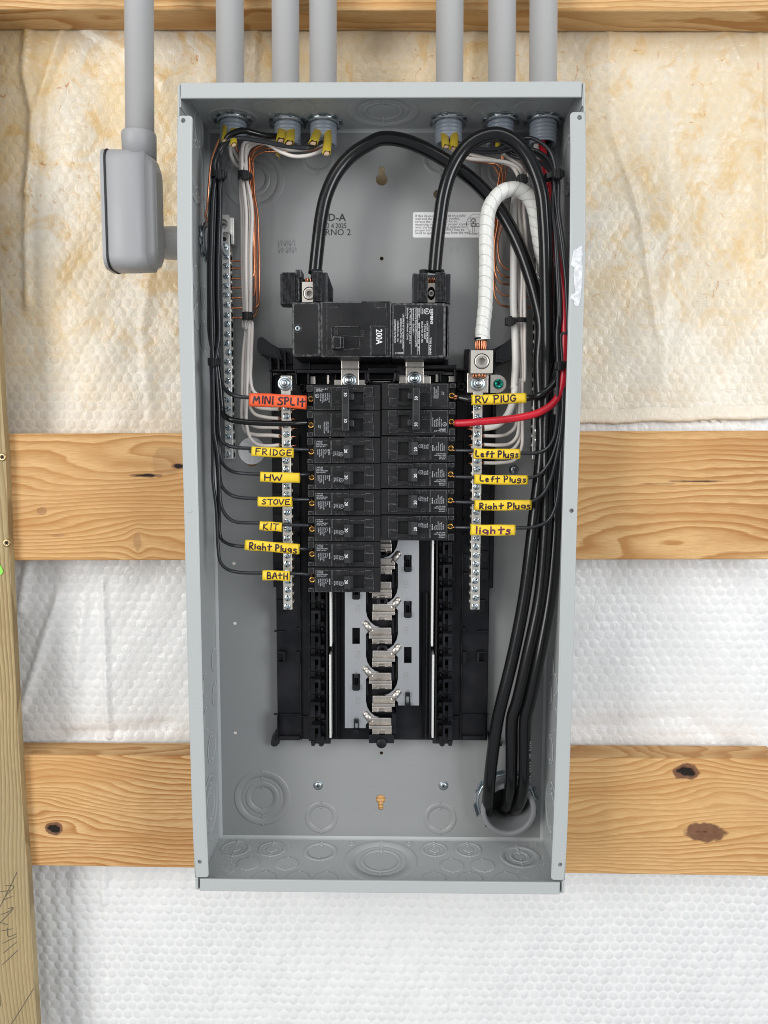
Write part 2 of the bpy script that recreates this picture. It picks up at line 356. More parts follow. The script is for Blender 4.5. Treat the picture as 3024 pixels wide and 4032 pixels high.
def insul_mat(name, base, stain, strength, web=None):
    m = bpy.data.materials.new(name); m.use_nodes = True; nt = m.node_tree; N = nt.nodes; L = nt.links; bs = N['Principled BSDF']
    tc = N.new('ShaderNodeTexCoord'); sp = N.new('ShaderNodeSeparateXYZ'); L.new(tc.outputs['Object'], sp.inputs[0])
    def noise(scale, det, off, dist=0):
        mp = N.new('ShaderNodeMapping'); mp.inputs['Location'].default_value = (off, off, off); L.new(tc.outputs['Object'], mp.inputs[0])
        n = N.new('ShaderNodeTexNoise'); n.inputs['Scale'].default_value = scale; n.inputs['Detail'].default_value = det; n.inputs['Distortion'].default_value = dist
        n.inputs['Roughness'].default_value = .62; L.new(mp.outputs[0], n.inputs['Vector']); return n.outputs['Fac']
    def rng(v, a, b, lo=0., hi=1.):
        r = N.new('ShaderNodeMapRange'); r.interpolation_type = 'SMOOTHSTEP'; L.new(v, r.inputs[0])
        for i, x in enumerate((a, b, lo, hi)): r.inputs[i+1].default_value = x
        return r.outputs[0]
    def mul(a, b):
        n = N.new('ShaderNodeMath'); n.operation = 'MULTIPLY'
        for i, v in enumerate((a, b)):
            if isinstance(v, float): n.inputs[i].default_value = v
            else: L.new(v, n.inputs[i])
        return n.outputs[0]
    def mixc(f, a, b):
        n = N.new('ShaderNodeMix'); n.data_type = 'RGBA'
        for i, v in ((0,f),(6,a),(7,b)):
            if isinstance(v, tuple): n.inputs[i].default_value = (*v,1)
            else: L.new(v, n.inputs[i])
        return n.outputs[2]
    hz = rng(sp.outputs['Z'], .02, .30)                            # water came down from above: the stains thin out downwards
    hx = rng(sp.outputs['X'], .30, -.30, .82, 1.)
    k = mul(hz, hx)
    if web is not None: base = mixc(rng(noise(5, 3, 11.), .35, .65, 0., .75), base, web)
    c = mixc(mul(mul(rng(noise(6, 6, 1.3, .6), .26, .62), k), strength), base, stain)
    c = mixc(mul(mul(rng(noise(26, 6, 5.1, 1.2), .48, .66), k), .7), c, (.68,.44,.16))
    sp2 = mul(rng(noise(75, 5, 8.2, 2.), .63, .68), mul(rng(noise(9, 2, 3.7), .46, .6), k))
    c = mixc(mul(sp2, .85), c, (.50,.22,.06))
    c = mixc(mul(rng(noise(40, 4, 2.2), .5, .8), .14), c, (.52,.51,.49))
    L.new(c, bs.inputs['Base Color']); bs.inputs['Roughness'].default_value = .28; bs.inputs['Specular IOR Level'].default_value = .5
    bp = N.new('ShaderNodeBump'); bp.inputs['Strength'].default_value = .5; bp.inputs['Distance'].default_value = .002
    L.new(noise(110, 4, 0, 1.), bp.inputs['Height']); L.new(bp.outputs[0], bs.inputs['Normal'])
    return m

# ================================================================== THE SETTING: insulation, boards, post
def seg_dist(x, z, a, b):
    ax, az = a; bx, bz = b; t = np.clip(((x-ax)*(bx-ax)+(z-az)*(bz-az))/((bx-ax)**2+(bz-az)**2), 0, 1)
    return np.hypot(x-ax-t*(bx-ax), z-az-t*(bz-az))
CREASE = [([(115,100),(100,300),(132,450),(112,760),(112,1200)],3.2,4.5), ([(250,130),(205,260),(160,400),(140,600),(114,760)],2.6,4.5), ([(330,108),(480,190),(650,330)],1.8,5),
          ([(2395,110),(2400,500),(2450,640),(2520,850),(2585,1320)],2.6,3.2), ([(2990,130),(3000,1000)],3,4), ([(2850,130),(2960,330),(3000,500)],2,4),
          ([(230,2350),(80,2800)],3.0,5), ([(400,2290),(415,2600),(430,2900)],2.4,3.5), ([(330,2360),(300,2700)],1.6,5), ([(110,2215),(80,2400)],2.5,5), ([(1010,130),(1000,330)],2,4),
          ([(2290,2870),(2700,2820),(2900,2950)],-2.2,9), ([(410,3430),(405,3560)],2,4), ([(1870,110),(1850,330)],1.6,4), ([(812,3500),(830,4032)],1.6,4),
          ([(2610,150),(2640,900),(2600,1500)],1.2,5), ([(640,700),(560,1300),(600,1650)],1.0,6), ([(250,2900),(650,2860)],-2,8)]
CREASE = [([P(*q,-44)[0::1][:2] for q in pts], h, wd) for pts, h, wd in CREASE]
PEDGE = np.array([P(px_, py_, -3)[:2] for px_, py_ in ((163,4031),(126,3413),(86,2809),(53,2127),(27,1600),(3,900))])
def sheet_height(x, z):
    h = 1.3*np.sin(x*.021+1.7)*np.sin(z*.017+.4)+.9*np.sin(x*.05+z*.031)+.5*np.sin(x*.11-z*.07+2)
    for pts, amp, wd in CREASE:
        d = None
        for a, b in zip(pts[:-1], pts[1:]):
            q = seg_dist(x, z, a, b); d = q if d is None else np.minimum(d, q)
        h = h+np.where(x < 0, 1.5, .8)*amp*np.exp(-(d/wd)**2)
    h = h+.55*np.sin(x*.34+.6*np.sin(z*.05))*np.clip((-z-400)/60, 0, 1)
    return h
def make_sheet(name, x0, x1, z0, z1, d, mats, edge=None, pitch=11.8, seed=1, label='', org=(0,0,0)):
    global LASTH
    rg = np.random.default_rng(seed); rows = int((z1-z0)/(pitch*.866))+1; cx = []; cz = []
    for r in range(rows):
        xs = np.arange(x0, x1, pitch)+(pitch/2 if r % 2 else 0); cx.append(xs); cz.append(np.full(len(xs), z0+r*pitch*.866))
    cx = np.concatenate(cx); cz = np.concatenate(cz)
    if edge is not None:
        k = edge(cx, cz); cx = cx[k]; cz = cz[k]
    n = len(cx); jx = rg.normal(0, .22, n).clip(-.5, .5); jz = rg.normal(0, .22, n).clip(-.5, .5); hb = np.where(rg.random(n) < .12, .3, 1)*(.12+.12*rg.random(n))*np.where(cz < -415, 1.7, np.where(cz > 60, .7, 1))
    a = np.arange(12)*PI/6
    rings = [(np.full(12, 4.75), 1.0), (np.full(12, 5.25), .35), (np.where(np.arange(12) % 2 == 0, pitch/2, pitch/math.sqrt(3)), 0.)]
    X = [(cx+jx)[:,None]]; Z = [(cz+jz)[:,None]]; H = [(hb*1.04)[:,None]]
    for r, k in rings: X.append((cx+jx*(k > 0))[:,None]+r*np.cos(a)); Z.append((cz+jz*(k > 0))[:,None]+r*np.sin(a)); H.append(np.repeat((hb*k)[:,None], 12, 1))
    X = np.concatenate(X, 1); Z = np.concatenate(Z, 1); H = np.concatenate(H, 1)         # n x 37
    X = X+.5*np.sin(Z*.13+X*.05); 
    D = d+H+sheet_height(X, Z)
    vs = np.stack([(X-org[0])*.001, -(D-org[2])*.001, (Z-org[1])*.001], -1).reshape(-1, 3)
    i = np.arange(12); j = (i+1) % 12
    tri = np.stack([np.zeros(12, int), 1+i, 1+j], 1); q1 = np.stack([1+i, 13+i, 13+j, 1+j], 1); q2 = np.stack([13+i, 25+i, 25+j, 13+j], 1)
    loops = np.concatenate([tri.ravel(), q1.ravel(), q2.ravel()]); lens = np.array([3]*12+[4]*24); st = np.concatenate([[0], np.cumsum(lens)[:-1]])
    allL = (loops[None,:]+37*np.arange(n)[:,None]).ravel(); allS = (st[None,:]+len(loops)*np.arange(n)[:,None]).ravel()
    me = bpy.data.meshes.new(name); me.vertices.add(len(vs)); me.vertices.foreach_set('co', vs.ravel())
    me.loops.add(len(allL)); me.loops.foreach_set('vertex_index', allL); me.polygons.add(len(allS)); me.polygons.foreach_set('loop_start', allS)
    mi = np.tile(np.array([1]*12+[0]*24), n).reshape(n, 36); mi[rg.random(n) < .02] = 0; mi = mi.ravel(); me.polygons.foreach_set('material_index', mi); me.update(calc_edges=True)
    me.polygons.foreach_set('use_smooth', np.ones(len(allS), bool))
    for m in mats: me.materials.append(m)
    o = bpy.data.objects.new(name, me); COL.objects.link(o); o.location = W(*org); o['_o'] = list(org); return o
STAIN = (.72,.54,.29)
im0 = insul_mat('insulation_web', INS[0], STAIN, .92); im1 = insul_mat('insulation_bubble', INS[1], STAIN, .8, INS[0])
im2 = insul_mat('insulation_lower_web', INS[2], STAIN, .2); im3 = insul_mat('insulation_lower_bubble', INS[3], STAIN, .2, INS[2])
eL = P(2290,1660,-42); eR = P(3024,1640,-42)
def up_edge(x, z): return z > np.where(x > 0, eL[1]+(x-eL[0])*(eR[1]-eL[1])/(eR[0]-eL[0])+1.5, 66)
o = up_sheet = make_sheet('insulation_sheet', -560, 560, 60, 580, -43, [im0, im1], up_edge, seed=2)
tag(o, 'upper white bubble insulation sheet with rust brown water stains', 'insulation')
o = make_sheet('insulation_sheet', -560, 560, -740, 104, -46, [im2, im3], seed=3)
tag(o, 'lower clean white bubble insulation sheet behind the bottom boards', 'insulation')
mb = MB(); 
for k in range(61):
    x = -20+k*9.; ez = eL[1]+(x-eL[0])*(eR[1]-eL[1])/(eR[0]-eL[0])+.8*math.sin(x*.09)+.5*math.sin(x*.31); mb.v += [(x, ez-3, -42.2), (x, ez-2.2, -39.2), (x, ez-.5, -38.2), (x, ez+3, -38.6), (x, ez+13, -40.4)]
for k in range(60):
    for j in range(4): mb.f.append((k*5+j, k*5+5+j, k*5+6+j, k*5+1+j)); mb.m.append(0); mb.sm.append(True)
mb.build('sealed_edge', im0, up_sheet)
# boards
def board(name, TL, TR, BR, BL, d, thick, mats, label, group, org, hole=None):
    pts = [P(*q, d)[:2] for q in (BL, BR, TR, TL)]
    mb = MB(); r = 1.6
    def ins(k): 
        c = np.mean(np.array(pts), 0); return [(p[0], p[1]+(k if p[1] < c[1] else -k)) for p in pts]
    A = [(x, z, d-thick) for x, z in ins(r*.6)]; B = [(x, z, d-thick+2) for x, z in pts]; C_ = [(x, z, d-r) for x, z in pts]; D = [(x, z, d-r*.35) for x, z in ins(r*.3)]; E = [(x, z, d) for x, z in ins(r)]
    vs = A+B+C_+D+E; fs = [(16,17,18,19), (3,2,1,0)]
    for s in range(4):
        for i in range(4): fs.append((s*4+i, s*4+(i+1)%4, s*4+4+(i+1)%4, s*4+4+i))
    if hole: fs = fs[2:]; mb.prism([(x, z) for x, z, _ in E], d-thick, d, [hole])
    mb.add(vs, fs); o = mb.build(name, mats, org=org); return tag(o, label, 'board', group)
def rel(px, py, org, d=-2): q = P(px, py, d); return ((q[0]-org[0])*.001, (q[1]-org[1])*.001)
GB = 'pine boards nailed across behind the panel'
og = (0, 2, -2)
kn = [(*rel(668,1815,og), .026, .014, -.5, .28), (*rel(575,1872,og), .017, .0022, .9, .8), (*rel(705,1835,og), .008, .003, .6, .8), (*rel(165,2012,og), .005, .0035, -.5, .45), (*rel(225,2108,og), .008, .0016, -.5, .3), (*rel(540,2135,og), .004, .009, -.5, .3), (*rel(2750,1895,og), .030, .0012, .6, .6), (*rel(2600,1905,og), .02, .0010, .4, .4)]
WM = wood_mat('pine_middle', 'X', (.83,.55,.265), (.43,.19,.055), kn, 125, seed=1.3, warp=.017)
board('pine_board', (-70,1707.5), (3080,1695), (3080,2203), (-70,2207.5), -2, 38, WM, 'middle pine board crossing behind the centre of the electrical panel', GB, og)
og2 = (0, -350, -2)
kn = [(*rel(212,3262,og2), .0105, .0072, .95, 1.), (*rel(2705,3040,og2), .014, .009, .78, 1.), (*rel(2775,3276,og2), .021, .0105, .12, 1.), (*rel(2760,3276,og2), .013, .0007, .9, 1.), (*rel(150,3195,og2), .011, .007, -.5, .12)]
WM2 = wood_mat('pine_bottom', 'X', (.85,.57,.275), (.45,.20,.06), kn, 185, seed=4.7, warp=.014)
board('pine_board', (-60,2974), (3080,2990), (3080,3452), (-60,3407), -2, 38, WM2, 'bottom pine board with dark knots behind the foot of the panel', GB, og2, circ(*P(1990,3150,0)[:2], 30.2, 40))
og3 = (0, 500, -2)
WM3 = wood_mat('pine_top', 'X', (.86,.60,.31), (.50,.24,.075), [], 150, seed=8.1)
board('pine_board', (-90,-330), (3120,-330), (3120,44), (-90,36), -2, 39, WM3, 'top pine board crossing behind the grey conduits', GB, og3)
# weathered post on the left
t = thing('wooden_post', 'weathered greenish upright timber at the left edge with pencil marks', 'post', (-480, -650, -20))
edge = [(-8,900),(2,1150),(27,1600),(42,1798),(53,2127),(86,2809),(104,3139),(126,3413),(163,4031),(180,4300)]
pp = [P(x, y, -1.8)[:2] for x, y in edge]; pp = [(pp[0][0]-2, pp[0][1]+330)]+pp
poly = [(p[0], p[1]) for p in pp]+[(-640, pp[-1][1]), (-640, pp[0][1])]
PM = wood_mat('weathered_post', 'Z', (.56,.44,.235), (.30,.21,.10), [], 190, seed=2.2, wear=(.36,.29,.17), warp=.006)
mb = MB(); mb.prism(poly, -1.8, 8); mb.build('timber', PM, t)
for sx_, sy_ in ((10,1800),(27,2138)):
    c = P(sx_, sy_, 8); mb = MB(); mb.lathe(c, (0,0,1), [(4.2,-1),(4.4,.3),(3.6,1.1),(1.9,.5),(0.01,.2)], 16); a = .6
    for k in range(3): 
        an = k*PI/3; mb.add([(c[0]+2.2*math.cos(an)-.4*math.sin(an), c[1]+2.2*math.sin(an)+.4*math.cos(an), 8.9),(c[0]+2.2*math.cos(an)+.4*math.sin(an), c[1]+2.2*math.sin(an)-.4*math.cos(an), 8.9),(c[0]-2.2*math.cos(an)+.4*math.sin(an), c[1]-2.2*math.sin(an)-.4*math.cos(an), 8.9),(c[0]-2.2*math.cos(an)-.4*math.sin(an), c[1]-2.2*math.sin(an)+.4*math.cos(an), 8.9)], [(0,1,2,3)], 1)
    mb.build('screw', [mat('bronze_screw', (.42,.32,.17), .35, 1), M['void']], t)
def stroke_ribbon(mb, pts, wd, fn, mi=0, z=0.):
    """flat pen stroke; pts in writing coordinates, fn maps (u, v, lift) to the place"""
    q = catmull([(a, b, 0) for a, b in pts], 5) if len(pts) > 2 else [np.array((a, b, 0.)) for a, b in pts]
    out = []
    if len(pts) == 2: q = [q[0]+(q[1]-q[0])*t for t in (0,.25,.5,.75,1)]
    for i, p in enumerate(q):
        t = q[min(i+1,len(q)-1)]-q[max(i-1,0)]; l = max(1e-6, np.hypot(t[0], t[1])); n = (-t[1]/l, t[0]/l); w_ = wd*(.5 if 0 < i < len(q)-1 else .38)
        out.append(fn(p[0]+n[0]*w_, p[1]+n[1]*w_, z)); out.append(fn(p[0]-n[0]*w_, p[1]-n[1]*w_, z))
    mb.add(out, [(2*i+1, 2*i+3, 2*i+2, 2*i) for i in range(len(q)-1)], mi)
mb = MB(); pz = lambda x, y: P(*((x-11)*1.0989, 1600+y*1.0989), 8.35)
PEN = [[(8,1740),(45,1735)],[(30,1755),(60,1720),(28,1718)],[(20,1770),(58,1755)],[(10,1795),(62,1690),(72,1668)],[(14,1822),(46,1808),(58,1795),(40,1800)],[(12,1850),(60,1800)],[(12,1850),(40,1858)],[(14,1880),(58,1872)],[(36,1868),(40,1900),(70,1890)],
       [(20,1925),(70,1900)],[(22,1960),(72,1918)],[(18,2002),(76,1948)],[(0,1890),(12,2150)],[(-2,2290),(60,2200),(132,2085)]]
for s_ in PEN: stroke_ribbon(mb, s_, 2.2, lambda u, v, z: pz(u, v))
mb.build('pencil_writing', M['pencil'], t)
mb = MB(); q = [P(-6,2215,9),P(8,2238,9),P(12,2252,9),P(4,2264,9),P(-8,2262,9)]; mb.prism([a[:2] for a in q], 8.2, 9.2); tag(mb.build('green_tag', M['lime'], None), 'bright green plastic tag on the left post', 'tag')

# ================================================================== THE ENCLOSURE
HZ = 379.8; HXW = 181.; DD = 96.5
BZ = [-380,-300,-186,-10,159,228,320,381]; BX = [.4,2.0,2.9,3.1,4.1,4.2,2.4,.2]
def bow(z, d): return float(np.interp(z, BZ, BX))*max(0., min(1.05, d/DD))      # the thin side walls belly out a little at the front
enc = thing('panel_enclosure', 'open grey steel electrical panel box standing upright on the boards', 'electrical panel', (0, -HZ, 0))
holes = []
def hc(px, py, r): q = P(px, py, 0); holes.append(circ(q[0], q[1], r, 14))
q = P(1503,707,0); q2 = P(1503,668,0); a_ = .55
holes.append([(q[0]+6*math.cos(t_), q[1]+6*math.sin(t_)) for t_ in np.linspace(PI/2+a_, 2.5*PI-a_, 20)]+[(q2[0]+3.2*math.cos(t_), q2[1]+3.2*math.sin(t_)) for t_ in np.linspace(0, PI, 8)])
q = P(1499,3147,0); q2 = P(1499,3180,0)
holes.append([(q[0]+5.4*math.cos(t_), q[1]+5.4*math.sin(t_)) for t_ in np.linspace(-PI/2+a_, 1.5*PI-a_, 20)]+[(q2[0]+3*math.cos(t_), q2[1]+3*math.sin(t_)) for t_ in np.linspace(PI, 2*PI, 8)])
for h_ in ((1503,1018,2),(1502,2965,1.9),(921,2219,1.9),(924.5,2455,1.9),(926,2887,1.9),(1722,765,4.2),(992,1815,6)): hc(*h_)
for h_ in ((821,517),(2195,512),(874,3303),(2126,3308)): q = P(*h_, 0); holes.append([(q[0]+1.7*math.cos(t_), q[1]+2.3*math.sin(t_)) for t_ in np.linspace(0, 2*PI, 11)[:-1]])
pipe_c = P(1990,3150,0); holes.append(circ(pipe_c[0], pipe_c[1], 29.5, 40))
mb = MB(); mb.prism([(-HXW+1.5,-HZ+1.5),(HXW-1.5,-HZ+1.5),(HXW-1.5,HZ-1.5),(-HXW+1.5,HZ-1.5)], -1.6, 0, holes)
mb.build('back_panel', M['steel_shaded'], enc)
for s in (-1, 1):
    mb = MB(); a, b = s*(HXW-1.5), s*HXW
    tr = frame_at((a if s > 0 else b, 0, 0), (0,0,1), (0,1,0)) 
    # outline in (d, z): top corner is cut back below the lip
    out = [(-1.6,-HZ)]+[(DD, z) for z in np.linspace(-HZ+1, HZ-1, 31)]+[(-1.6, z) for z in np.linspace(HZ, -HZ, 31)[:-1]]
    hol = []
    if s < 0: 
        c = PXX(793, 951, -182.5); hub_l = c; hol = [circ(c[2], c[1], 13.6, 24)]
    mb.T = lambda v, X0=min(a,b), s=s: (X0+v[2]+s*bow(v[1], v[0]), v[1], v[0])
    mb.prism(out, 0, 1.5, hol); mb.T = None
    mb.build('side_wall', M['steel'], enc)
# small inside corner roll along the back edges
for s in (-1, 1):
    mb = MB(); mb.add([(s*(HXW-1.5), z, 3.2) for z in (-HZ+2, HZ-2)]+[(s*(HXW-2.3), z, 1.0) for z in (-HZ+2, HZ-2)]+[(s*(HXW-4.6), z, .15) for z in (-HZ+2, HZ-2)], [(0,1,3,2),(2,3,5,4)], 0, True); mb.build('corner_bend', M['steel'], enc)
TOPH = [(910,452,27.,13.6),(1131,472,22.,13.6),(1273,472,22.,13.6),(1767,467,24.,13.6),(1973,467,24.,13.6),(2140,467,24.,13.6)]
hubs = []
for px, py, d, r in TOPH:
    q = PZ(px, py, HZ-1.5); hubs.append((q[0], d))
for s, nm in ((1, 'top_wall'), (-1, 'bottom_wall')):
    mb = MB(); z0 = HZ-1.5 if s > 0 else -HZ
    mb.T = lambda v, Z0=z0: (v[0], Z0+v[2], v[1])
    mb.prism([(-HXW+1.5,-1.6),(HXW-1.5,-1.6),(HXW-1.5,DD-1),(-HXW+1.5,DD-1)], 0, 1.5, [circ(x, d, 13.6, 24) for x, d in hubs] if s > 0 else [])
    mb.T = None; mb.build(nm, M['steel'] if s > 0 else M['steel'], enc)
    mb = MB(); k = s*(HZ-1.5) ; mb.add([(x, k, 3.2) for x in (-HXW+2, HXW-2)]+[(x, k-s*.8, 1.0) for x in (-HXW+2, HXW-2)]+[(x, k-s*3.1, .15) for x in (-HXW+2, HXW-2)], [(0,1,3,2),(2,3,5,4)] if s < 0 else [(2,3,1,0),(4,5,3,2)], 0, True); mb.build('corner_bend', M['steel'], enc)
# front lips
mb = MB(); mb.box(-HXW+2.2, HXW-2.6, HZ-13, HZ+.6, DD-.9, DD+.9, .8); mb.build('top_lip', M['steel'], enc)
mb = MB(); mb.box(-HXW+4, HXW-4, -HZ-.6, -HZ+12, DD-.9, DD+.9, .8); mb.build('bottom_lip', M['steel'], enc)
for s, hs, ytop, ybot in ((-1, ((721.6,474.7),(753.6,2011),(793,3393)), 456, 3453), (1, ((2280,463),(2242.6,2010.6),(2208,3404)), 442, 3464)):
    zt = P(s*760+1512, ytop, DD)[1]; zb = P(s*720+1512, ybot, DD)[1]
    x_out = s*HXW; x_in = s*(HXW-13.5); x0, x1 = min(x_in, x_out), max(x_in, x_out)
    hol = []
    for i, (hx, hy) in enumerate(hs):
        q = P(hx, hy, DD); hol.append(circ(x_out-s*5.2, q[1], 2.1, 14))
    out = rrect(x0, x1, zb, zt, 3.0, 3)
    out = [p for i_, a_ in enumerate(out) for p in ([a_]+([(a_[0], a_[1]+(out[(i_+1)%len(out)][1]-a_[1])*t_) for t_ in np.linspace(0,1,26)[1:-1]] if abs(out[(i_+1)%len(out)][1]-a_[1]) > 100 else []))]
    mb = MB(); mb.T = lambda v, s=s: (v[0]+s*bow(v[1], v[2]), v[1], v[2]); mb.prism(out, DD-1.2, DD+.2, [h for i, h in enumerate(hol) if not (s < 0 and i == 1)])
    e = [(x_in, zb+3, DD+.2), (x_in, zt-3, DD+.2), (x_in+s*.9, zt-3, DD+.75), (x_in+s*.9, zb+3, DD+.75), (x_in+s*1.9, zb+3, DD+.22), (x_in+s*1.9, zt-3, DD+.22)]
    zs_ = np.linspace(zb+3, zt-3, 25); E3 = ((x_in, DD+.2), (x_in+s*.9, DD+.75), (x_in+s*1.9, DD+.22)); mb.add([(x, z, d) for z in zs_ for x, d in E3], [(k*3+j, k*3+3+j, k*3+4+j, k*3+1+j) for k in range(24) for j in range(2)], 0, True)
    if s < 0: c = P(753.6,2011,DD); mb.lathe((x_out-s*5.2, c[1], DD+.2), (0,0,1), [(2.3,-.1),(2.1,.35),(1.2,.1),(0.01,.1)], 14)
    mb.build('side_flange', M['steel'], enc)
    # outer rolled edge of the side wall
    mb = MB(); mb.tube([(x_out-s*.4+s*bow(z, DD), z, DD-.4) for z in np.linspace(zb, zt, 25)], .75, 8, raw=True); mb.build('rolled_edge', M['steel'], enc)
    # corner gusset at the top and foot
    mb = MB(); mb.box(x_out-s*1.7, x_out+s*.4, HZ-20, HZ-1, DD-30, DD-.5); mb.build('corner_gusset', M['steel'], enc)
    mb = MB(); mb.box(x_out-s*1.9, x_out+s*.5, -HZ+.5, -HZ+13, DD-30, DD-.2); mb.build('corner_gusset', M['steel'], enc)
# knockouts: real steps pressed in the sheet
def knockout(c, n, radii, nibs=((PI/2),(-PI/2)), oval=1.0):
    """rings of a concentric knockout; n = inward normal"""
    mb = MB(); n = np.array(n, float)
    u = np.cross(n, (0,1,0)) if abs(n[1]) < .5 else np.array((1.,0,0)); v = np.cross(n, u)
    radii = sorted(radii, reverse=True); lev = [.0, .62]; prof = []
    prof.append((radii[0]+.8, .05))
    for i, r in enumerate(radii):
        hi = .75 if i % 2 == 0 else .30
        prof += [(r+.25, .12), (r-.15, hi), (r-.9, hi)]
        if i+1 < len(radii): prof += [(radii[i+1]+1.1, hi), (radii[i+1]+.8, .12)]
        else: prof += [(.01, hi)]
    mb.lathe(c, n, prof, 36)
    for i, r in enumerate(radii):
        for k, a in enumerate(nibs if i % 2 == 0 else [x+PI for x in nibs][:1]+[nibs[0]]):
            p = np.array(c)+n*.55+(math.cos(a)*u+math.sin(a)*v)*r
            mb.lathe(p, n, [(1.5,-.4),(1.3,.35),(.7,.6),(.01,.6)], 8)
    return mb.build('knockout', M['steel'] if abs(n[2]) < .5 else M['steel_shaded'], enc)
def kb(px, py, radii, **k): q = P(px, py, 0); knockout((q[0], q[1], .02), (0,0,1), radii, **k)
kb(999,704,(31.5,23.5,16.5,11)); kb(1251,612,(17.5,12.5)); kb(1733,620,(17.5,12.5)); kb(1985,671,(31.5,23.5,16.5,11)); kb(1033,3141,(31,23,18.5,11.5)); kb(1265,3219,(17.6,11.8)); kb(1733,3223,(17.6,11.8))
def kt(f, x, y, radii, top=True, lift=.02): px, py = fp(f, x, y); z = (HZ-1.5) if top else -(HZ-1.5); q = PZ(px, py, z); knockout((q[0], z-(lift if top else -lift), q[2]), (0,-1 if top else 1,0), radii)
for a in (('z8',470,915,(15.5,12,6)),('z8',768,920,(14.5,11.5,6)),('z8',1165,940,(17.5,12.5)),('z7',0,1150,(38,27,21,17)),('z8',575,1040,(11.8,)),('z8',890,1040,(11.8,)),('z8',705,1160,(12,)),('z8',980,1160,(12,)),('z8',1208,1165,(12.2,)),
          ('z7',410,1065,(14,10.5,5.5)),('z7',672,1065,(14,10.5,5.5)),('z7',1068,1120,(21,15,11,6)),('z7',547,1188,(11.8,)),('z7',785,1188,(11.8,)),('z7',410,1292,(12,)),('z7',690,1292,(12,)),('z7',972,1292,(12,)),
          ('z7',217,1024,(3,)),('z8',1422,880,(3,))): kt(*a, top=False)
for a in (('zl',835,290,(13,)),('zl',1155,290,(13,)),('zl',260,180,(14,)),('zl',580,180,(14,)),('zl',960,180,(14,)),('zl',1330,180,(14,)),('z1',1500,275,(34,25,19,14.5)),('zt',612,290,(12.5,)),('zt',1012,285,(12.5,)),('zt',210,150,(14,)),('zt',500,150,(14,)),('zt',850,150,(14,))): kt(*a, top=True)
kq = PZ(908,446,HZ-1.5); knockout((hubs[0][0], HZ-1.52, 27), (0,-1,0), (25,19))
def kw(f, x, y, radii, s): px, py = fp(f, x, y); q = PXX(px, py, s*(HXW-1.5)); q = PXX(px, py, s*(HXW-1.5+bow(q[1], q[2]))); knockout((s*(HXW-1.52+bow(q[1], q[2])), q[1], q[2]), (-s,0,0), radii)
for a in (('z9',318,545,(12,)),('z9',243,768,(12,)),('z9',325,843,(12,)),('z9',250,1060,(12,)),('z9',298,1310,(17,12.5)),('z9',285,1820,(33,25,19,14)),('zg',236,1175,(11.5,)),('zg',255,1690,(11.5,)),('zl',165,850,(33,25,19)),('zg',350,1450,(12,)),('zg',355,1960,(15,)),('z1',232,400,(17,12))): kw(*a, -1)
for a in (('z7',1300,290,(15.5,12)),('z7',1310,760,(30,24,18)),('z6',715,1590,(11,)),('z6',700,1830,(11,)),('z6',745,1760,(11,)),('z6',750,2060,(11,)),('zt',1400,800,(30,24,18)),('z2',1370,1300,(12,))): kw(*a, 1)
# torn paper left on the right flange
mb = MB(); 
rg = random.Random(5)
Lp = [(1462,1250),(1460,1290),(1463,1330),(1458,1370),(1462,1420),(1459,1480),(1462,1540),(1452,1600),(1450,1660),(1436,1700),(1415,1712),(1398,1690),(1402,1665),(1376,1650),(1382,1625),(1408,1610),(1412,1580),(1398,1545),(1402,1505),(1395,1470),(1405,1430),(1378,1412),(1388,1370),(1392,1330),(1402,1300),(1432,1285),(1452,1262)]
pl = [Q('z2', x+rg.uniform(-3,3), y+rg.uniform(-4,4), DD+.6)[:2] for x, y in Lp]
mb.prism(pl, DD+.25, DD+.75); o = mb.build('torn_paper', M['paint'], enc); o['label'] = 'ragged white torn paper stuck to the flange'
# screws that hold the box
def pan_screw(c, r, parent=None, name='screw', ax=(0,0,1), m='zinc'):
    mb = MB(); mb.lathe(c, ax, [(r*1.25,0),(r*1.25,.5),(r,.6),(r*.96,1.2),(r*.75,2.0),(r*.35,2.3),(.01,2.3)], 20)
    for a in (.4, .4+PI/2):
        u = np.array((math.cos(a), math.sin(a), 0)); v = np.array((-math.sin(a), math.cos(a), 0)); q = np.array(c)+np.array((0,0,2.36))
        mb.add([tuple(q+u*r*.5+v*r*.1), tuple(q-u*r*.5+v*r*.1), tuple(q-u*r*.5-v*r*.1), tuple(q+u*r*.5-v*r*.1)], [(0,1,2,3)], 1)
    return mb.build(name, [M[m], M['void']], parent)
for i, (px, py, lb) in enumerate(((1252.6,3092,'pan head screw in the box back left of the lower keyhole'),(1746,3092.6,'pan head screw in the box back right of the lower keyhole'),(2023,1849,'pan head screw in the box back beside the right neutral bar'))):
    tag(pan_screw(P(px,py,0), 4.2, None, 'mounting_screw'), lb, 'screw', 'screws holding the box to the boards')
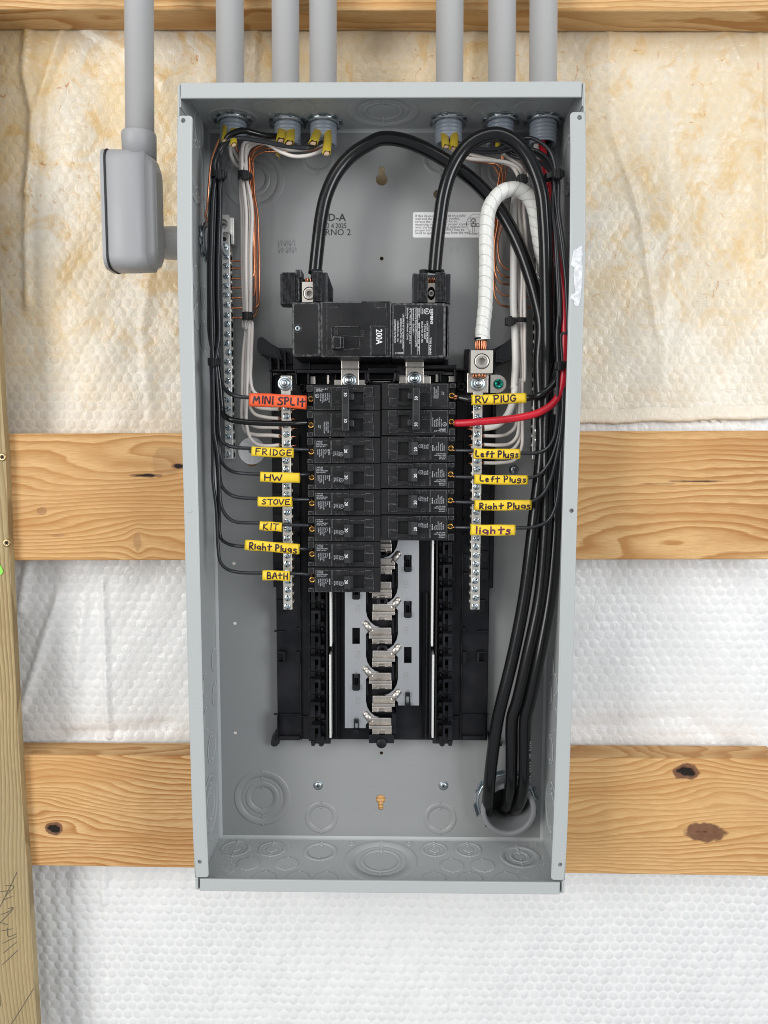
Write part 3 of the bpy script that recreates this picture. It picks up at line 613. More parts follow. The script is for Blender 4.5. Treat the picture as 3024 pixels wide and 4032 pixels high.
# printed and stamped marks on the back
mb = MB(); 
for s_, f_, x, y, sz in (('D-A','z1',1120,1030,10.5),('2 4 2025','z1',1112,1080,7.2),('RNO 2','z1',1100,1128,9.0)):
    q = Q(f_, x, y, .3); mb.text(s_, sz, q[0], q[1], .3, 0, 'L', .8 if s_[0] == '2' else 1.0, .012 if s_ == 'D-A' else 0)
mb.build('ink_stamp', M['black_ink'], enc)
mb = MB(); q = Q('z2', 495, 1310, .3); mb.text('3 0', 9.5, q[0], q[1], .35, 0, 'L', .8); mb.build('stamped_number', M['steel_shaded'], enc); mb = MB()
for rowi, row in enumerate(([(778,1158,1205),(800,1160,1200),(824,1160,1200),(842,1160,1200),(860,1160,1200),(890,1158,1200)],[(782,1210,1250),(803,1210,1250),(838,1210,1250),(858,1210,1250),(880,1210,1250),(900,1210,1235)])):
    for x, ya, yb in row: a = Q('z1', x, ya, .3); b = Q('z1', x+2, yb, .3); mb.tube([(a[0],a[1],.2),(b[0],b[1],.2)], .35, 6)
    for k in range(len(row)-1):
        a = Q('z1', row[k][0], row[k][1] if k % 2 else row[k][2], .3); b = Q('z1', row[k+1][0], row[k+1][1] if (k*3) % 2 == 0 else row[k+1][2], .3); mb.tube([(a[0],a[1],.2),(b[0],b[1],.2)], .3, 6)
mb.build('embossed_mark', M['steel_shaded'], enc)
# instruction sticker
st = thing('instruction_sticker', 'white printed instruction sticker stuck behind the right hand supply cable', 'sticker', Q('z2', 470, 1210, .1))
a = Q('z2', 232, 1024, .3); b = Q('z2', 830, 1208, .3)
mb = MB(); mb.prism(rrect(a[0], b[0], b[1], a[1], 1.8), .1, .35); mb.build('paper', M['sticker'], st)
mb = MB(); y0 = 1060
LN = [('If this device is','ted on a solid',475),('wall and the ne','s bonded,',475),('torque the bon','prior to',472),('mounting the l','e proper contact',470),('with the lug te','ng diagram for',468),('proper torque','SMK1 may be',466),('used to space','way from the wall.',462)]
for i, (l, r_, rx) in enumerate(LN):
    q = Q('z2', 249, y0+i*20.6, .4); mb.text(l, 3.55, q[0], q[1], .42, 0, 'L', 1.02); q = Q('z2', rx, y0-3+i*20.6, .4); mb.text(r_, 3.55, q[0], q[1], .42, 0, 'L', 1.0)
q = Q('z2', 638, 1188, .4); mb.text('4740081  Re', 2.4, q[0], q[1], .42)
c = Q('z2', 690, 1107, .42)
def ring(mb, x, z, r, d, wd=.35, n=28, a0=0, a1=2*PI, mi=0):
    aa = np.linspace(a0, a1, n); mb.add([(x+(r+s_*wd/2)*math.cos(a), z+(r+s_*wd/2)*math.sin(a), d) for a in aa for s_ in (-1,1)], [(2*i, 2*i+1, 2*i+3, 2*i+2) for i in range(n-1)], mi)
ring(mb, c[0], c[1], 9.6, .42, .3)
for x0, y0_, x1, y1 in ((653,1066,688,1104),(653,1104,688,1128),(690,1108,712,1128)):
    p1 = Q('z2', x0, y0_, .42); p2 = Q('z2', x1, y1, .42)
    for A_, B_ in (((p1[0],p1[1]),(p2[0],p1[1])),((p2[0],p1[1]),(p2[0],p2[1])),((p2[0],p2[1]),(p1[0],p2[1])),((p1[0],p2[1]),(p1[0],p1[1]))): stroke_ribbon(mb, [A_, B_], .5, lambda u, v, z: (u, v, .43))
for x, y, r in ((670,1083,2.0),(670,1083,1.2),(670,1115,2.0),(670,1115,1.1),(702,1117,1.5)): q = Q('z2', x, y, .42); ring(mb, q[0], q[1], r, .43, .4, 16)
for L_ in ([(625,1090),(653,1090)],[(628,1080),(653,1060)],[(688,1060),(722,1060)],[(665,1128),(665,1170)],[(678,1128),(678,1170)],[(620,1095),(622,1130)]): stroke_ribbon(mb, [Q('z2', x, y, .42)[:2] for x, y in L_], .35, lambda u, v, z: (u, v, .43))
mb.build('printing', M['black_ink'], st)
# silver disc behind the FRIDGE wire
q = Q('z3', 562, 1010, 0); mb = MB(); mb.prism(circ(q[0], q[1], 14.4, 40), .3, 1.3, [circ(q[0]-.6, q[1], 3.0, 14)]); tag(mb.build('reducing_washer', mat('galvanised_disc', (.93,.93,.94), .5, 0, .5, 0, None, (260,(1,1,1),(.84,.85,.87),.1))), 'round galvanised disc on the box back behind the left FRIDGE wire', 'washer')
# drill dust lying on the bottom wall
mb = MB(); rg = random.Random(3)
def dust(cx, cy, sx_, sy_, n):
    for _ in range(n):
        x = rg.gauss(cx, sx_); y = rg.gauss(cy, sy_); q = PZ(x, y, -HZ+1.55)
        if abs(q[0]) > 176 or q[2] < 3 or q[2] > 90: continue
        r = rg.uniform(.3,.95); a = rg.uniform(0, PI); dx, dd = r*math.cos(a), r*math.sin(a); h = rg.uniform(.15,.5)
        mb.add([(q[0]-dx,-HZ+1.55,q[2]-dd),(q[0]+dd*.35,-HZ+1.6,q[2]-dx*.35),(q[0]+dx,-HZ+1.55,q[2]+dd),(q[0],-HZ+1.55+h,q[2])], [(0,1,3),(1,2,3),(2,0,3)])
dust(905,3340,40,28,330); dust(960,3390,40,40,200); dust(905,3430,25,22,200); dust(1065,3345,30,14,160); dust(2110,3345,30,26,260); dust(2060,3420,60,32,160); dust(1400,3420,350,50,160)
o = mb.build('drill_dust', M['dust'], None); o['kind'] = 'stuff'; tag(o, 'pale metal drill dust scattered on the bottom wall of the box', 'dust', kind='stuff')

# ================================================================== CONDUITS AND FITTINGS
def conduit(name, px, label, zb, d, top_px, r=13.4, grp='grey conduits rising from the top of the panel'):
    a = P(px, top_px, d); x = a[0] if isinstance(px, (int, float)) else px
    mb = MB(); xt = P(px, 0, d)[0]
    mb.lathe((x, zb, d), (xt-x, 490-zb, 0), [(r-2.4,0),(r,0),(r,700),(r-2.4,700)], 36); return tag(mb.build(name, M['pvc']), label, 'conduit', grp)
def locknut(mb, c, n, R_=18.5, r=13.2, h=3.2, mi=1, tilt=0):
    c = np.array(c, float); n = np.array(n, float); u = np.cross(n, (0,0,1)); u /= np.linalg.norm(u); v = np.cross(n, u); k = 16
    mb.T = lambda p: tuple(c+p[0]*u+p[1]*v+p[2]*n)
    out = []
    for i in range(8):
        a = i*PI/4+tilt
        for da, rr in ((-.30, R_-2.6), (-.17, R_), (.17, R_), (.30, R_-2.6)): out.append((rr*math.cos(a+da), rr*math.sin(a+da)))
    mb.prism(out, 0, 1.3, [circ(0,0,r,24)], mi)
    for i in range(8):
        a = i*PI/4+tilt; q = []
        for da, rr, hh in ((-.19,R_-2.2,1.3),(.19,R_-2.2,1.3),(.21,R_+1.1,h),(-.21,R_+1.1,h),(-.24,r+1.4,h+.3),(.24,r+1.4,h+.3)): q.append((rr*math.cos(a+da), rr*math.sin(a+da), hh))
        mb.add(q, [(0,1,2,3),(3,2,1,0)], mi)
    rings = [(r+.1,1.3),(r+.1,h),(r+1.5,h+.4),(r+2.6,h-.2),(r+3.0,1.2)]
    ns = 24; vs = [(rr*math.cos(2*PI*k/ns), rr*math.sin(2*PI*k/ns), hh) for rr, hh in rings for k in range(ns)]
    mb.add(vs, [(i*ns+(k+1)%ns, i*ns+k, (i+1)*ns+k, (i+1)*ns+(k+1)%ns) for i in range(4) for k in range(ns)], mi, True)
    mb.T = None
def hub(c, n, r, L_, label, grp, thread=5, mname='pvc_blue', nut_tilt=0, out_len=16):
    t = thing('conduit_adapter', label, 'conduit fitting', tuple(c), grp)
    prof = [(r-2.6,-6),(r-2.6,L_),(r-.4,L_),(r-.2,L_-.6),(r-.2,L_-2.6)]; p0 = L_-2.6; st_ = (p0-3.5)/thread
    for k in range(thread): prof += [(r-1.0,p0-k*st_-.3),(r,p0-k*st_-st_*.45),(r,p0-k*st_-st_*.7),(r-1.0,p0-(k+1)*st_)]
    prof += [(r-.6,0),(r-.6,-8)]
    mb = MB(); mb.lathe(c, n, prof, 32, 0, True); mb.build('threaded_hub', M[mname], t)
    mb = MB(); locknut(mb, np.array(c)+np.array(n)*.3, n, r+5, r, 3.4, 0, nut_tilt); mb.build('locknut', M['zinc'], t)
    mb = MB(); mb.lathe(c, -np.array(n), [(r+.3,1.6),(r+3.2,1.6),(r+3.2,out_len),(r+1.0,out_len+.3)], 32); mb.build('socket', M['pvc'], t)
    return t
NM = ['first','second','third','fourth','fifth','sixth']
for i, ((x, d), px0) in enumerate(zip(hubs, (905,1124,1272,1771,1977,2140))):
    hub((x, HZ-1.5, d), (0,-1,0), 13.2, 24, NM[i]+' threaded conduit end with locknut from the left inside the panel top', 'threaded conduit ends in the panel top', 5, 'pvc_blue', i*.37, 4)
    conduit('conduit', px0, NM[i]+' grey conduit from the left standing on the panel top', HZ+5, d, 320)
# the round socket collars above the box are hidden behind the lip; the left conduit runs into an elbow body
cb = P(549, 530, 50)
tg = thing('conduit_elbow', 'grey elbow conduit box with black gasket on the left side of the panel', 'conduit body', (cb[0], P(540,1065,50)[1], 50))
a = P(549, 600, 50); mb = MB(); mb.lathe((a[0], P(549,600,50)[1], 50), (0,1,0), [(14.2,-6),(15.8,-6),(16.3,15.5),(15.9,17.0),(14,17.2),(13.5,12)], 36); mb.build('top_socket', M['pvc_dark'], tg)
# body: rounded bar; x from cover plane to the back, z up, d depth
bx0, bx1 = P(438,850,58)[0], P(631,850,50)[0]; bz1, bz0 = P(540,590,58)[1], P(540,1062,58)[1]
mb = MB(); prof = []
dc = 50
def ring_at(x, sc_z0, sc_z1, hd, rr):  # rounded rectangle in (z,d) at x
    return [(x, zz, dd) for zz, dd in rrect(sc_z0, sc_z1, dc-hd, dc+hd, rr, 5)]
st_ = [(bx0, bz0+.8, bz1-.8, 18.3, 11), (bx0+.6, bz0, bz1, 19.0, 11.5), (bx0+22, bz0, bz1, 18.6, 11.5), (bx0+22.7, bz0+.25, bz1-.25, 18.3, 11.5), (bx0+36, bz0+.6, bz1-.6, 18.0, 11.5), (bx1-9, bz0+2.5, bz1-3, 17.2, 11), (bx1-3, bz0+5, bz1-7, 15.5, 11), (bx1-.7, bz0+9, bz1-13, 12.8, 10), (bx1, bz0+13, bz1-18, 9.5, 8)]
vs = []; 
for s_ in st_: vs += ring_at(*s_)
nn = 24; fs = [(i*nn+k, (i+1)*nn+k, (i+1)*nn+(k+1)%nn, i*nn+(k+1)%nn) for i in range(len(st_)-1) for k in range(nn)]; fs.append(tuple(range((len(st_)-1)*nn, len(st_)*nn)))
fs.append(tuple(range(nn-1,-1,-1)))
mb.add(vs, fs, 0, True); mb.sm[-2:] = [False, False]
q = P(600, 560, 50)
mb.build('body', M['pvc_dark'], tg)
for k_, (xa, xb, ex, mname, nm) in enumerate(((bx0-1.9, bx0, .6, 'gasket', 'gasket'), (bx0-5.4, bx0-1.8, .2, 'pvc_dark', 'cover'))):
    mb = MB(); vs = []
    S_ = [(xa, bz0+1-ex, bz1-1+ex, 18.2+ex, 11), (xa+.3, bz0-ex, bz1+ex, 19.2+ex, 11.8), (xb, bz0-ex, bz1+ex, 19.2+ex, 11.8)]
    for s_ in S_: vs += ring_at(*s_)
    mb.add(vs, [(i*nn+k, (i+1)*nn+k, (i+1)*nn+(k+1)%nn, i*nn+(k+1)%nn) for i in range(2) for k in range(nn)]+[tuple(range(nn-1,-1,-1)), tuple(range(2*nn,3*nn))], 0, False); mb.build(nm, M[mname], tg)
mb = MB(); mb.lathe((bx1-5, hub_l[1], hub_l[2]-6), (1,0,0), [(15.9,-3),(16.2,3),(16.4,22),(16.0,23.2),(13,23.2)], 36); mb.build('side_socket', M['pvc'], tg)
mb = MB(); mb.lathe((bx1+22, hub_l[1], hub_l[2]-6), (1,0,0), [(13.2,-3.6),(16.6,-3.4),(16.6,-2.4),(13.2,-2.2)], 32); mb.build('socket_ring', M['gasket'], tg)
mb = MB()
for i_, s_ in enumerate(('RATED FOR','CONDUIT BODY','MADE IN USA')):
    mb.text(s_, 4.2, bx1-11+4.2*0, 0, 0) if False else None
def on_side(mb, t_, size, x, z, d, sx=1.0):
    vs, fs, a_, b_ = text_shape(t_, 0); mb.add([(x+.0, z+vx*size*sx, d+vy*size) for vx, vy in vs], [tuple(reversed(f)) for f in fs], 0)
conduit('conduit', 549, 'leftmost grey conduit dropping into the grey elbow box', P(549,575,50)[1], 50, 500)
# side entry
hub((-179.5-bow(hub_l[1], hub_l[2]), hub_l[1], hub_l[2]), (1,0,0), 13.2, 22, 'threaded conduit end with locknut in the left side wall', 'threaded conduit end in the left wall', 5, 'pvc_dark', .2, 8)
# big outlet at the bottom right
t = thing('conduit_outlet', 'large grey threaded conduit outlet at the bottom right swallowing the black cables', 'conduit fitting', (pipe_c[0], pipe_c[1], 0))
mb = MB(); ax_ = np.array((0,0,1.)); L_ = 24
prof = [(29,-46),(20,-46),(.01,-46),(.01,-45),(20,-44),(26.2,-38),(26.2,-30),(24.2,L_-4),(24.8,L_-.6),(26.2,L_),(29.3,L_),(29.8,L_-.8),(29.8,L_-5)]
for k in range(4): prof += [(28.9,L_-5.3-k*4),(29.7,L_-6.6-k*4),(29.7,L_-8-k*4),(28.9,L_-9.2-k*4)]
prof += [(29.2,-20)]
mb.lathe((pipe_c[0],pipe_c[1],0), (0,0,1), prof, 56); mb.build('threaded_hub', M['outlet'], t)
mb = MB(); locknut(mb, (pipe_c[0],pipe_c[1],.3), (0.0001,0,1.), 35, 29.6, 4.5, 0, .3); mb.build('locknut', M['zinc'], t)
q = P(2291, 1736, 20); mb = MB(); mb.box(HXW+.5, HXW+5.5, q[1]-6, q[1]+4, 8, 20, 2); tag(mb.build('blue_clip', M['blue']), 'small blue plastic clip peeking out behind the right side of the box', 'clip')

# ================================================================== INTERIOR: base, bus bars, terminal bars
def fbox(mb, f, x0, y0, x1, y1, d0, d1, ch=.5, mi=0, mc=None):
    a = Q(f, x0, y0, d1); b = Q(f, x1, y0, d1); c = Q(f, x1, y1, d1); e = Q(f, x0, y1, d1)
    mb.box((a[0]+e[0])/2, (b[0]+c[0])/2, (c[1]+e[1])/2, (a[1]+b[1])/2, d0, d1, ch, mi, mc)
def fpoly(f, pts, d): return [Q(f, x, y, d)[:2] for x, y in pts]
base = thing('interior_base', 'black moulded interior base plate carrying the bus bars in the middle of the box', 'panel interior', (0, P(1500,2915,5)[1], 5))
zp = lambda y, d: P(1500, y, d)[1]
mb = MB()
D1 = 12.
xl, xr = Q('zb', 150, 1000, D1)[0], Q('zb', 1530, 1000, D1)[0]
zt_, zb_ = zp(1475, D1), zp(2913, D1)
mb.box(xl, xr, zb_, zt_, 1, D1, 1)
mb.box(xl-3, xr+4, zp(2315,D1), zp(1480,D1), 1, D1-.6, 1)
mb.build('base_plate', M['base'], base)
mb = MB()                                                   # ribs, steps and pockets moulded on the plate
for s in (0, 1):
    X = lambda x: (1662-x) if s else x
    def fb(x0, y0, x1, y1, d0, d1, ch=.4): 
        a, b = sorted((X(x0), X(x1))); fbox(mb, 'zb', a, y0, b, y1, d0, d1, ch)
    fb(296, -560, 304, 1435, D1, D1+3); fb(350, -560, 368, 1440, D1, D1+7)
    fb(128, 1262, 300, 1270, D1, D1+2); fb(300, 1278, 366, 1284, D1, D1+3)
    fb(130, 720, 200, 728, D1, D1+4); fb(155, 858, 200, 866, D1, D1+9); fb(155, 925, 205, 932, D1, D1+9); fb(190, 862, 205, 930, D1, D1+9)
    fb(272, 860, 300, 935, D1, D1+5); fb(280, 700, 300, 735, D1, D1+4); fb(150, 520, 190, 600, D1, D1+6); fb(138, 1410, 300, 1436, D1, D1+5); fb(150, 1280, 158, 1430, D1, D1+8)
    fb(500, -560, 512, 1430, D1, D1+9); fb(530, 470, 540, 1430, D1, D1+6); fb(560, 470, 566, 1430, D1, D1+4)
    for y in (-480, -330, -180, -40, 60, 200, 320): fb(128, y, 190, y+70, D1, D1+6); fb(262, y+20, 292, y+40, D1, D1+9)
mb.build('moulded_ribs', M['base'], base)
# foot lug lower left and right, wings at the top
for s in (-1, 1):
    pts = [(158,1380),(140,1378),(122,1400),(112,1440),(112,1465),(130,1475),(150,1470),(168,1452),(172,1430)] if s < 0 else [(1530,1380),(1552,1400),(1600,1440),(1618,1450),(1618,1470),(1595,1470),(1560,1440),(1530,1436)]
    mb = MB(); mb.prism(fpoly('zb', pts, 8), 1, 9); mb.build('foot_lug', M['shiny'], base)
for s, f, ol, inn in ((-1,'z3',[(605,165),(622,148),(650,152),(700,195),(765,232),(865,232),(865,300),(865,415),(700,415),(690,330),(612,268),(600,230)],[(640,200),(700,245),(755,275),(700,318),(640,262),(622,235)]),
                      (1,'z4',[(1078,172),(1060,150),(1035,152),(985,190),(910,230),(735,240),(735,395),(920,395),(930,345),(985,330),(1068,285),(1080,260)],[(1050,170),(995,215),(930,262),(985,310),(1050,270),(1062,230)])):
    mb = MB(); mb.prism(fpoly(f, ol, 20), 8, 20); mb.build('wing_bracket', M['base'], base)
    mb = MB(); 
    tip = ol[:3]+[ol[3]] ; 
    pad = [ol[0],ol[1],ol[2],ol[3],(ol[4][0],ol[4][1]+10),(ol[4][0]-s*20,ol[9][1]-12),(ol[10] if s<0 else ol[9]),ol[11]] if s < 0 else [ol[0],ol[1],ol[2],ol[3],(930,245),(925,320),(985,325),ol[10],ol[11]]
    mb.prism(fpoly(f, pad, 30), 14, 28); mb.prism(fpoly(f, [((a+pad[0][0]*0+sum(p[0] for p in pad)/len(pad)*.28)/1.28, (b+sum(p[1] for p in pad)/len(pad)*.28)/1.28) for a, b in pad], 32), 28, 30.5); mb.build('wing_paddle', M['shiny'], base)
# top cross frames between the main breaker and the branch breakers
mb = MB()
for x0,y0,x1,y1,d0,d1 in ((690,395,905,408,12,30),(695,300,708,400,12,34),(755,300,770,395,12,30),(708,345,865,352,12,26),(808,250,818,400,12,28),(700,408,712,640,12,22),(890,395,900,505,12,34),(980,420,992,505,12,34),(900,395,1240,420,12,40),
                          (1190,430,1200,505,12,34),(1375,400,1640,420,12,42),(1415,410,1440,500,12,40),(870,300,1000,395,12,22),(900,310,1240,395,12,20)): fbox(mb, 'z3', x0, y0, x1, y1, d0, d1, .4)
for x0,y0,x1,y1,d0,d1 in ((400,345,640,372,12,40),(625,340,640,470,12,36),(430,400,440,468,12,34),(520,395,530,468,12,34),(0,365,225,390,12,42),(200,390,218,465,12,40),(560,370,720,385,12,34),(700,230,735,470,12,24),(880,380,915,560,12,20),(905,400,915,860,12,22),(640,372,740,900,11,14)): fbox(mb, 'z4', x0, y0, x1, y1, d0, d1, .4)
for x0,y0,x1,y1 in ((112,850,1380,905),(640,905,960,1050)): fbox(mb, 'zm', x0, y0, x1, y1, 10, 20, .4)
for f, x, y in (('z3',942,533),('z4',675,505)):
    q = Q(f, x, y, 24); 
    for k in range(6): 
        a = k*PI/3; mb.box(q[0]+3.4*math.cos(a)-1.1, q[0]+3.4*math.cos(a)+1.1, q[1]+3.4*math.sin(a)-1.1, q[1]+3.4*math.sin(a)+1.1, 12, 25, .3)
    mb.lathe((q[0],q[1],12), (0,0,1), [(3.6,12.5),(2.2,12.5),(2.0,4)], 16)
mb.build('cross_frame', M['base'], base)
mb = MB(); p_ = [(725,958),(728,1020),(740,1045),(765,1057),(900,1057),(930,1045),(940,1020),(944,958)]
mb.tube([Q('zm', x, y, 40) for x, y in p_], 1.6, 6, 3); mb.build('wire_frame', M['base'], base)
# breaker hook rails
hook_rows = [480,630,780,930,1080,1230,1380]; 
for s in (0, 1):
    X = lambda x: (1668-x) if s else x
    rail = MB()
    def fr_(x0, y0, x1, y1, d0, d1, ch=.3, mb=rail): a, b = sorted((X(x0), X(x1))); fbox(mb, 'zb', a, y0, b, y1, d0, d1, ch)
    fr_(370, -560, 466, 1455, D1-1, 17, .8); fr_(468, -560, 480, 1450, D1-1, 30, .6); fr_(370, 1305, 500, 1458, D1, 20, .5)
    rail.build('hook_rail', M['plastic'], base)
    rows = ([y for y in hook_rows] if not s else [180, 330]+hook_rows)
    hk = None
    for y in rows:
        mb = MB()
        g = lambda x0, y0, x1, y1, d0, d1: fr_(x0, y+y0, x1, y+y1, d0, d1, .4, mb)
        g(372, -42, 400, 56, 17, 30); g(372, -42, 432, -22, 17, 34); g(400, 12, 432, 48, 17, 27); g(420, -28, 434, 46, 17, 34); g(440, -40, 462, -16, 17, 26); g(440, 30, 462, 60, 17, 26); g(374, 60, 398, 92, 17, 22)
        q = Q('zb', X(440), y+74, 17); mb.lathe((q[0], q[1], 17), (0,0,1), [(3.1,0),(3.1,1.6),(1.9,1.8),(1.7,.1),(.01,.1)], 12)
        mb.build('breaker_hook', M['base'], base)
    mb = MB(); 
    for (ya, yb) in ((-560, 822), (876, 1420)): fr_(492, ya, 505, yb, D1, 33, .3, mb)
    mb.build('side_rail_strip', mat('polished_aluminium_strip', (.92,.91,.88), .5, .85), base)
# bus bars with stabs
DB = 24.
def busbar(right):
    X = (lambda x: x) if right else (lambda x: 1672-x)
    t = thing('bus_bar', ('right' if right else 'left')+' hand silver bus bar running down the middle with folded stabs', 'bus bar', Q('zb', X(1010), 1000, DB), 'pair of silver bus bars')
    ribs = [(-60+150*2*k) for k in range(0, 5)] if right else []
    ribs = [-360, -60, 240, 540, 845, 1140] if right else [-510, -205, 95, 395, 695, 990, 1285]
    slots = [-380,-80,225,525,825,1120] if right else [-500,-200,100,405,700,1000,1295]
    y0, y1 = (-640, 1207) if right else (-640, 1355)
    n_ = 5 
    out = [(1078, y0), (1078, y1), (943, y1)]
    for r in sorted(ribs, reverse=True):
        if r+50 > y1: pass
        out += [(940, r+45), (928, r+32), (921, r+40), (919, r+62), (775, r+62), (775, r+8), (846, r+3), (882, r-8), (912, r-32), (932, r-66), (941, r-105)]
    out += [(943, y0)]
    hol = []
    for sl in slots: hol.append([(980, sl), (1030, sl), (1030, sl+106), (980, sl+106)])
    mp = lambda pts: fpoly('zb', [(X(a), b) for a, b in pts], DB)
    hol = [h for h, sl in zip(hol, slots) if sl > y0 and sl+106 < y1-5] if True else hol
    mb = MB(); mb.prism(mp(out), DB-2.2, DB, [mp(h) for h in hol]); mb.build('bar', M['bus'], t)
    for r in ribs:
        if r < 0: continue
        # raised oval rib where the stab arm leaves the bar
        mb = MB(); a = Q('zb', X(905), r+24, DB); b = Q('zb', X(942), r-22, DB)
        mb.tube([(a[0],a[1],DB-1.2),(b[0],b[1],DB-1.2)], 3.9, 14, mi=0); ca = MB()
        for c in (a, b): mb.lathe((c[0],c[1],DB-1.2), (0,0,1), [(3.9,0),(3.5,1.7),(2.4,3.1),(1.2,3.75),(.01,3.9)], 16)
        mb.build('rib', M['tin'], t)
        # folded stab that a breaker would clip on
        s0, s1 = 778, 900
        mb = MB(); ff = lambda x0, ya, x1, yb, d0, d1, ch=.4: fbox(mb, 'zb', min(X(x0),X(x1)), r+ya, max(X(x0),X(x1)), r+yb, d0, d1, ch)
        ff(s0, 5, 919, 50, DB-1, DB+2.2, .5); ff(s0, 50, 919, 54, DB, DB+7, .8)
        ff(s0-6, 55, 921, 78, DB-4, DB+6.4, .6); ff(s0-6, 78, 900, 108, DB-6, DB+5.4, .6)
        for xa in (s0-6, s0+96-0):
            w2 = 24
            pp = [Q('zb', X(xa), r+100, 0)]
        ff(s0-6, 104, s0+28, 113, DB-6, DB+8, .8); ff(s0+88, 104, 900, 113, DB-6, DB+8, .8); ff(s0+36, 92, s0+74, 98, DB-4, DB+8.5, .6); 
        ff(s0+28, 96, s0+36, 112, DB-4, DB+7.4, .4); ff(s0+76, 96, s0+88, 112, DB-4, DB+7.4, .4)
        mb.build('stab', M['tin'], t)
    mb = MB()
    for k, y in enumerate((420,720,1020) if right else (570,870,1168)):
        q = Q('zb', X(962), y, DB); mb.text('CU', 7.2, q[0]+(2.4 if right else -2.4), q[1]+(5 if right else -5), DB+.15, -90 if right else 90, 'L', .8, -.004)
    mb.build('embossed_letters', M['tin'], t)
    mb = MB()
    for k, sl in enumerate(slots):
        if sl < 0 or sl+20 > y1: continue
        if (right and sl in (825,)) or (not right and sl in (700,)): continue
        fb_ = lambda x0, ya, x1, yb, d0, d1: fbox(mb, 'zb', min(X(x0),X(x1)), sl+ya, max(X(x0),X(x1)), sl+yb, d0, d1, .4)
        fb_(992, 6, 1018, 30, 12, DB+4); fb_(986, 78, 1024, 112, 12, DB+5); fb_(988, 6, 994, 100, 12, DB+2); fb_(1014, 6, 1020, 100, 12, DB+2); fb_(998, 30, 1010, 80, 12, DB-1)
    mb.build('retaining_clip', M['base'], t)
busbar(True); busbar(False)
mb = MB()                                                     # black insulating posts between the stabs
fbox(mb, 'zb', 770, -600, 905, 1440, 10, 17, .5); fbox(mb, 'zb', 750, 1400, 916, 1456, 10, 22, .8)
for y in (190, 510, 825): q = Q('zb', 838, y+15, 20); mb.lathe((q[0],q[1],10), (0,0,1), [(6.3,0),(6.3,13),(5.6,14),(2.2,14),(2,8),(.01,8)], 18)
q = Q('zb', 833, 1445, 20); mb.lathe((q[0],q[1],10), (0,0,1), [(5.6,0),(5.6,14),(4.6,15),(.01,15)], 18)
for r in (240, 540, 845, 1140): fbox(mb, 'zb', 900, r+95, 916, r+200, 12, 23, .4); fbox(mb, 'zb', 926, r+60, 936, r+190, 12, 22, .4)
for r in (395, 695, 990): fbox(mb, 'zb', 738, r+60, 746, r+150, 12, 22, .4)
fbox(mb, 'zb', 900, 1260, 930, 1392, 12, 26, .5)
mb.build('insulating_post', M['base'], base)
# feed straps with nuts between main and branch breakers
def hexnut(mb, c, r=6.2, mi=0, washer=True, bolt=True, rot_=.2):
    x, z, d = c
    if washer: mb.lathe(c, (0,0,1), [(r*1.42,-.2),(r*1.42,1.0),(r*1.3,1.3),(r*1.0,1.5)], 26, mi)
    mb.prism(circ(x, z, r*1.06, 6, rot_), d+1, d+5, (), mi); mb.lathe((x,z,d+5), (0,0,1), [(r*.93,0),(r*.85,.5),(r*.6,.7)], 6*3, mi)
    if bolt: mb.lathe((x,z,d+5), (0,0,1), [(r*.55,0),(r*.55,2.6),(r*.42,3.2),(.01,3.2)], 14, mi)
for f, x0, x1, y0, y1, nx, ny, lb in (('z3',1237,1372,330,520,1298,478,'left'),('z4',272,402,300,475,335,445,'right')):
    t = thing('feed_strap', lb+' silver feed strap with bolt between main breaker and top branch breakers', 'bus strap', Q(f, (x0+x1)/2, y1, 40), 'silver feed straps under the main breaker')
    mb = MB(); fbox(mb, f, x0, y0, x1, y1+60, 38, 41, .6); fbox(mb, f, x0-3, y0-60, x1+3, y0+62, 41, 47, 1.2); fbox(mb, f, x0-50, y1-50, x1+50, y1+50, 33, 37, .5); mb.build('strap', M['tin'], t)
    mb = MB(); hexnut(mb, Q(f, nx, ny, 41), 5.0); mb.build('nut', M['zinc'], t)
for f, boxes in (('z3', ((1130,435,1145,505,30),(1004,445,1040,505,28),(1455,467,1640,492,30))), ('z4', ((218,415,275,470,28),(402,415,440,470,28),(490,412,510,470,30),(585,425,622,470,28),(12,448,198,466,30)))):
    mb = MB()
    for x0,y0,x1,y1,d in boxes: fbox(mb, f, x0, y0, x1, y1, d-6, d, .3)
    mb.build('metal_strap_end', M['tin'], base)

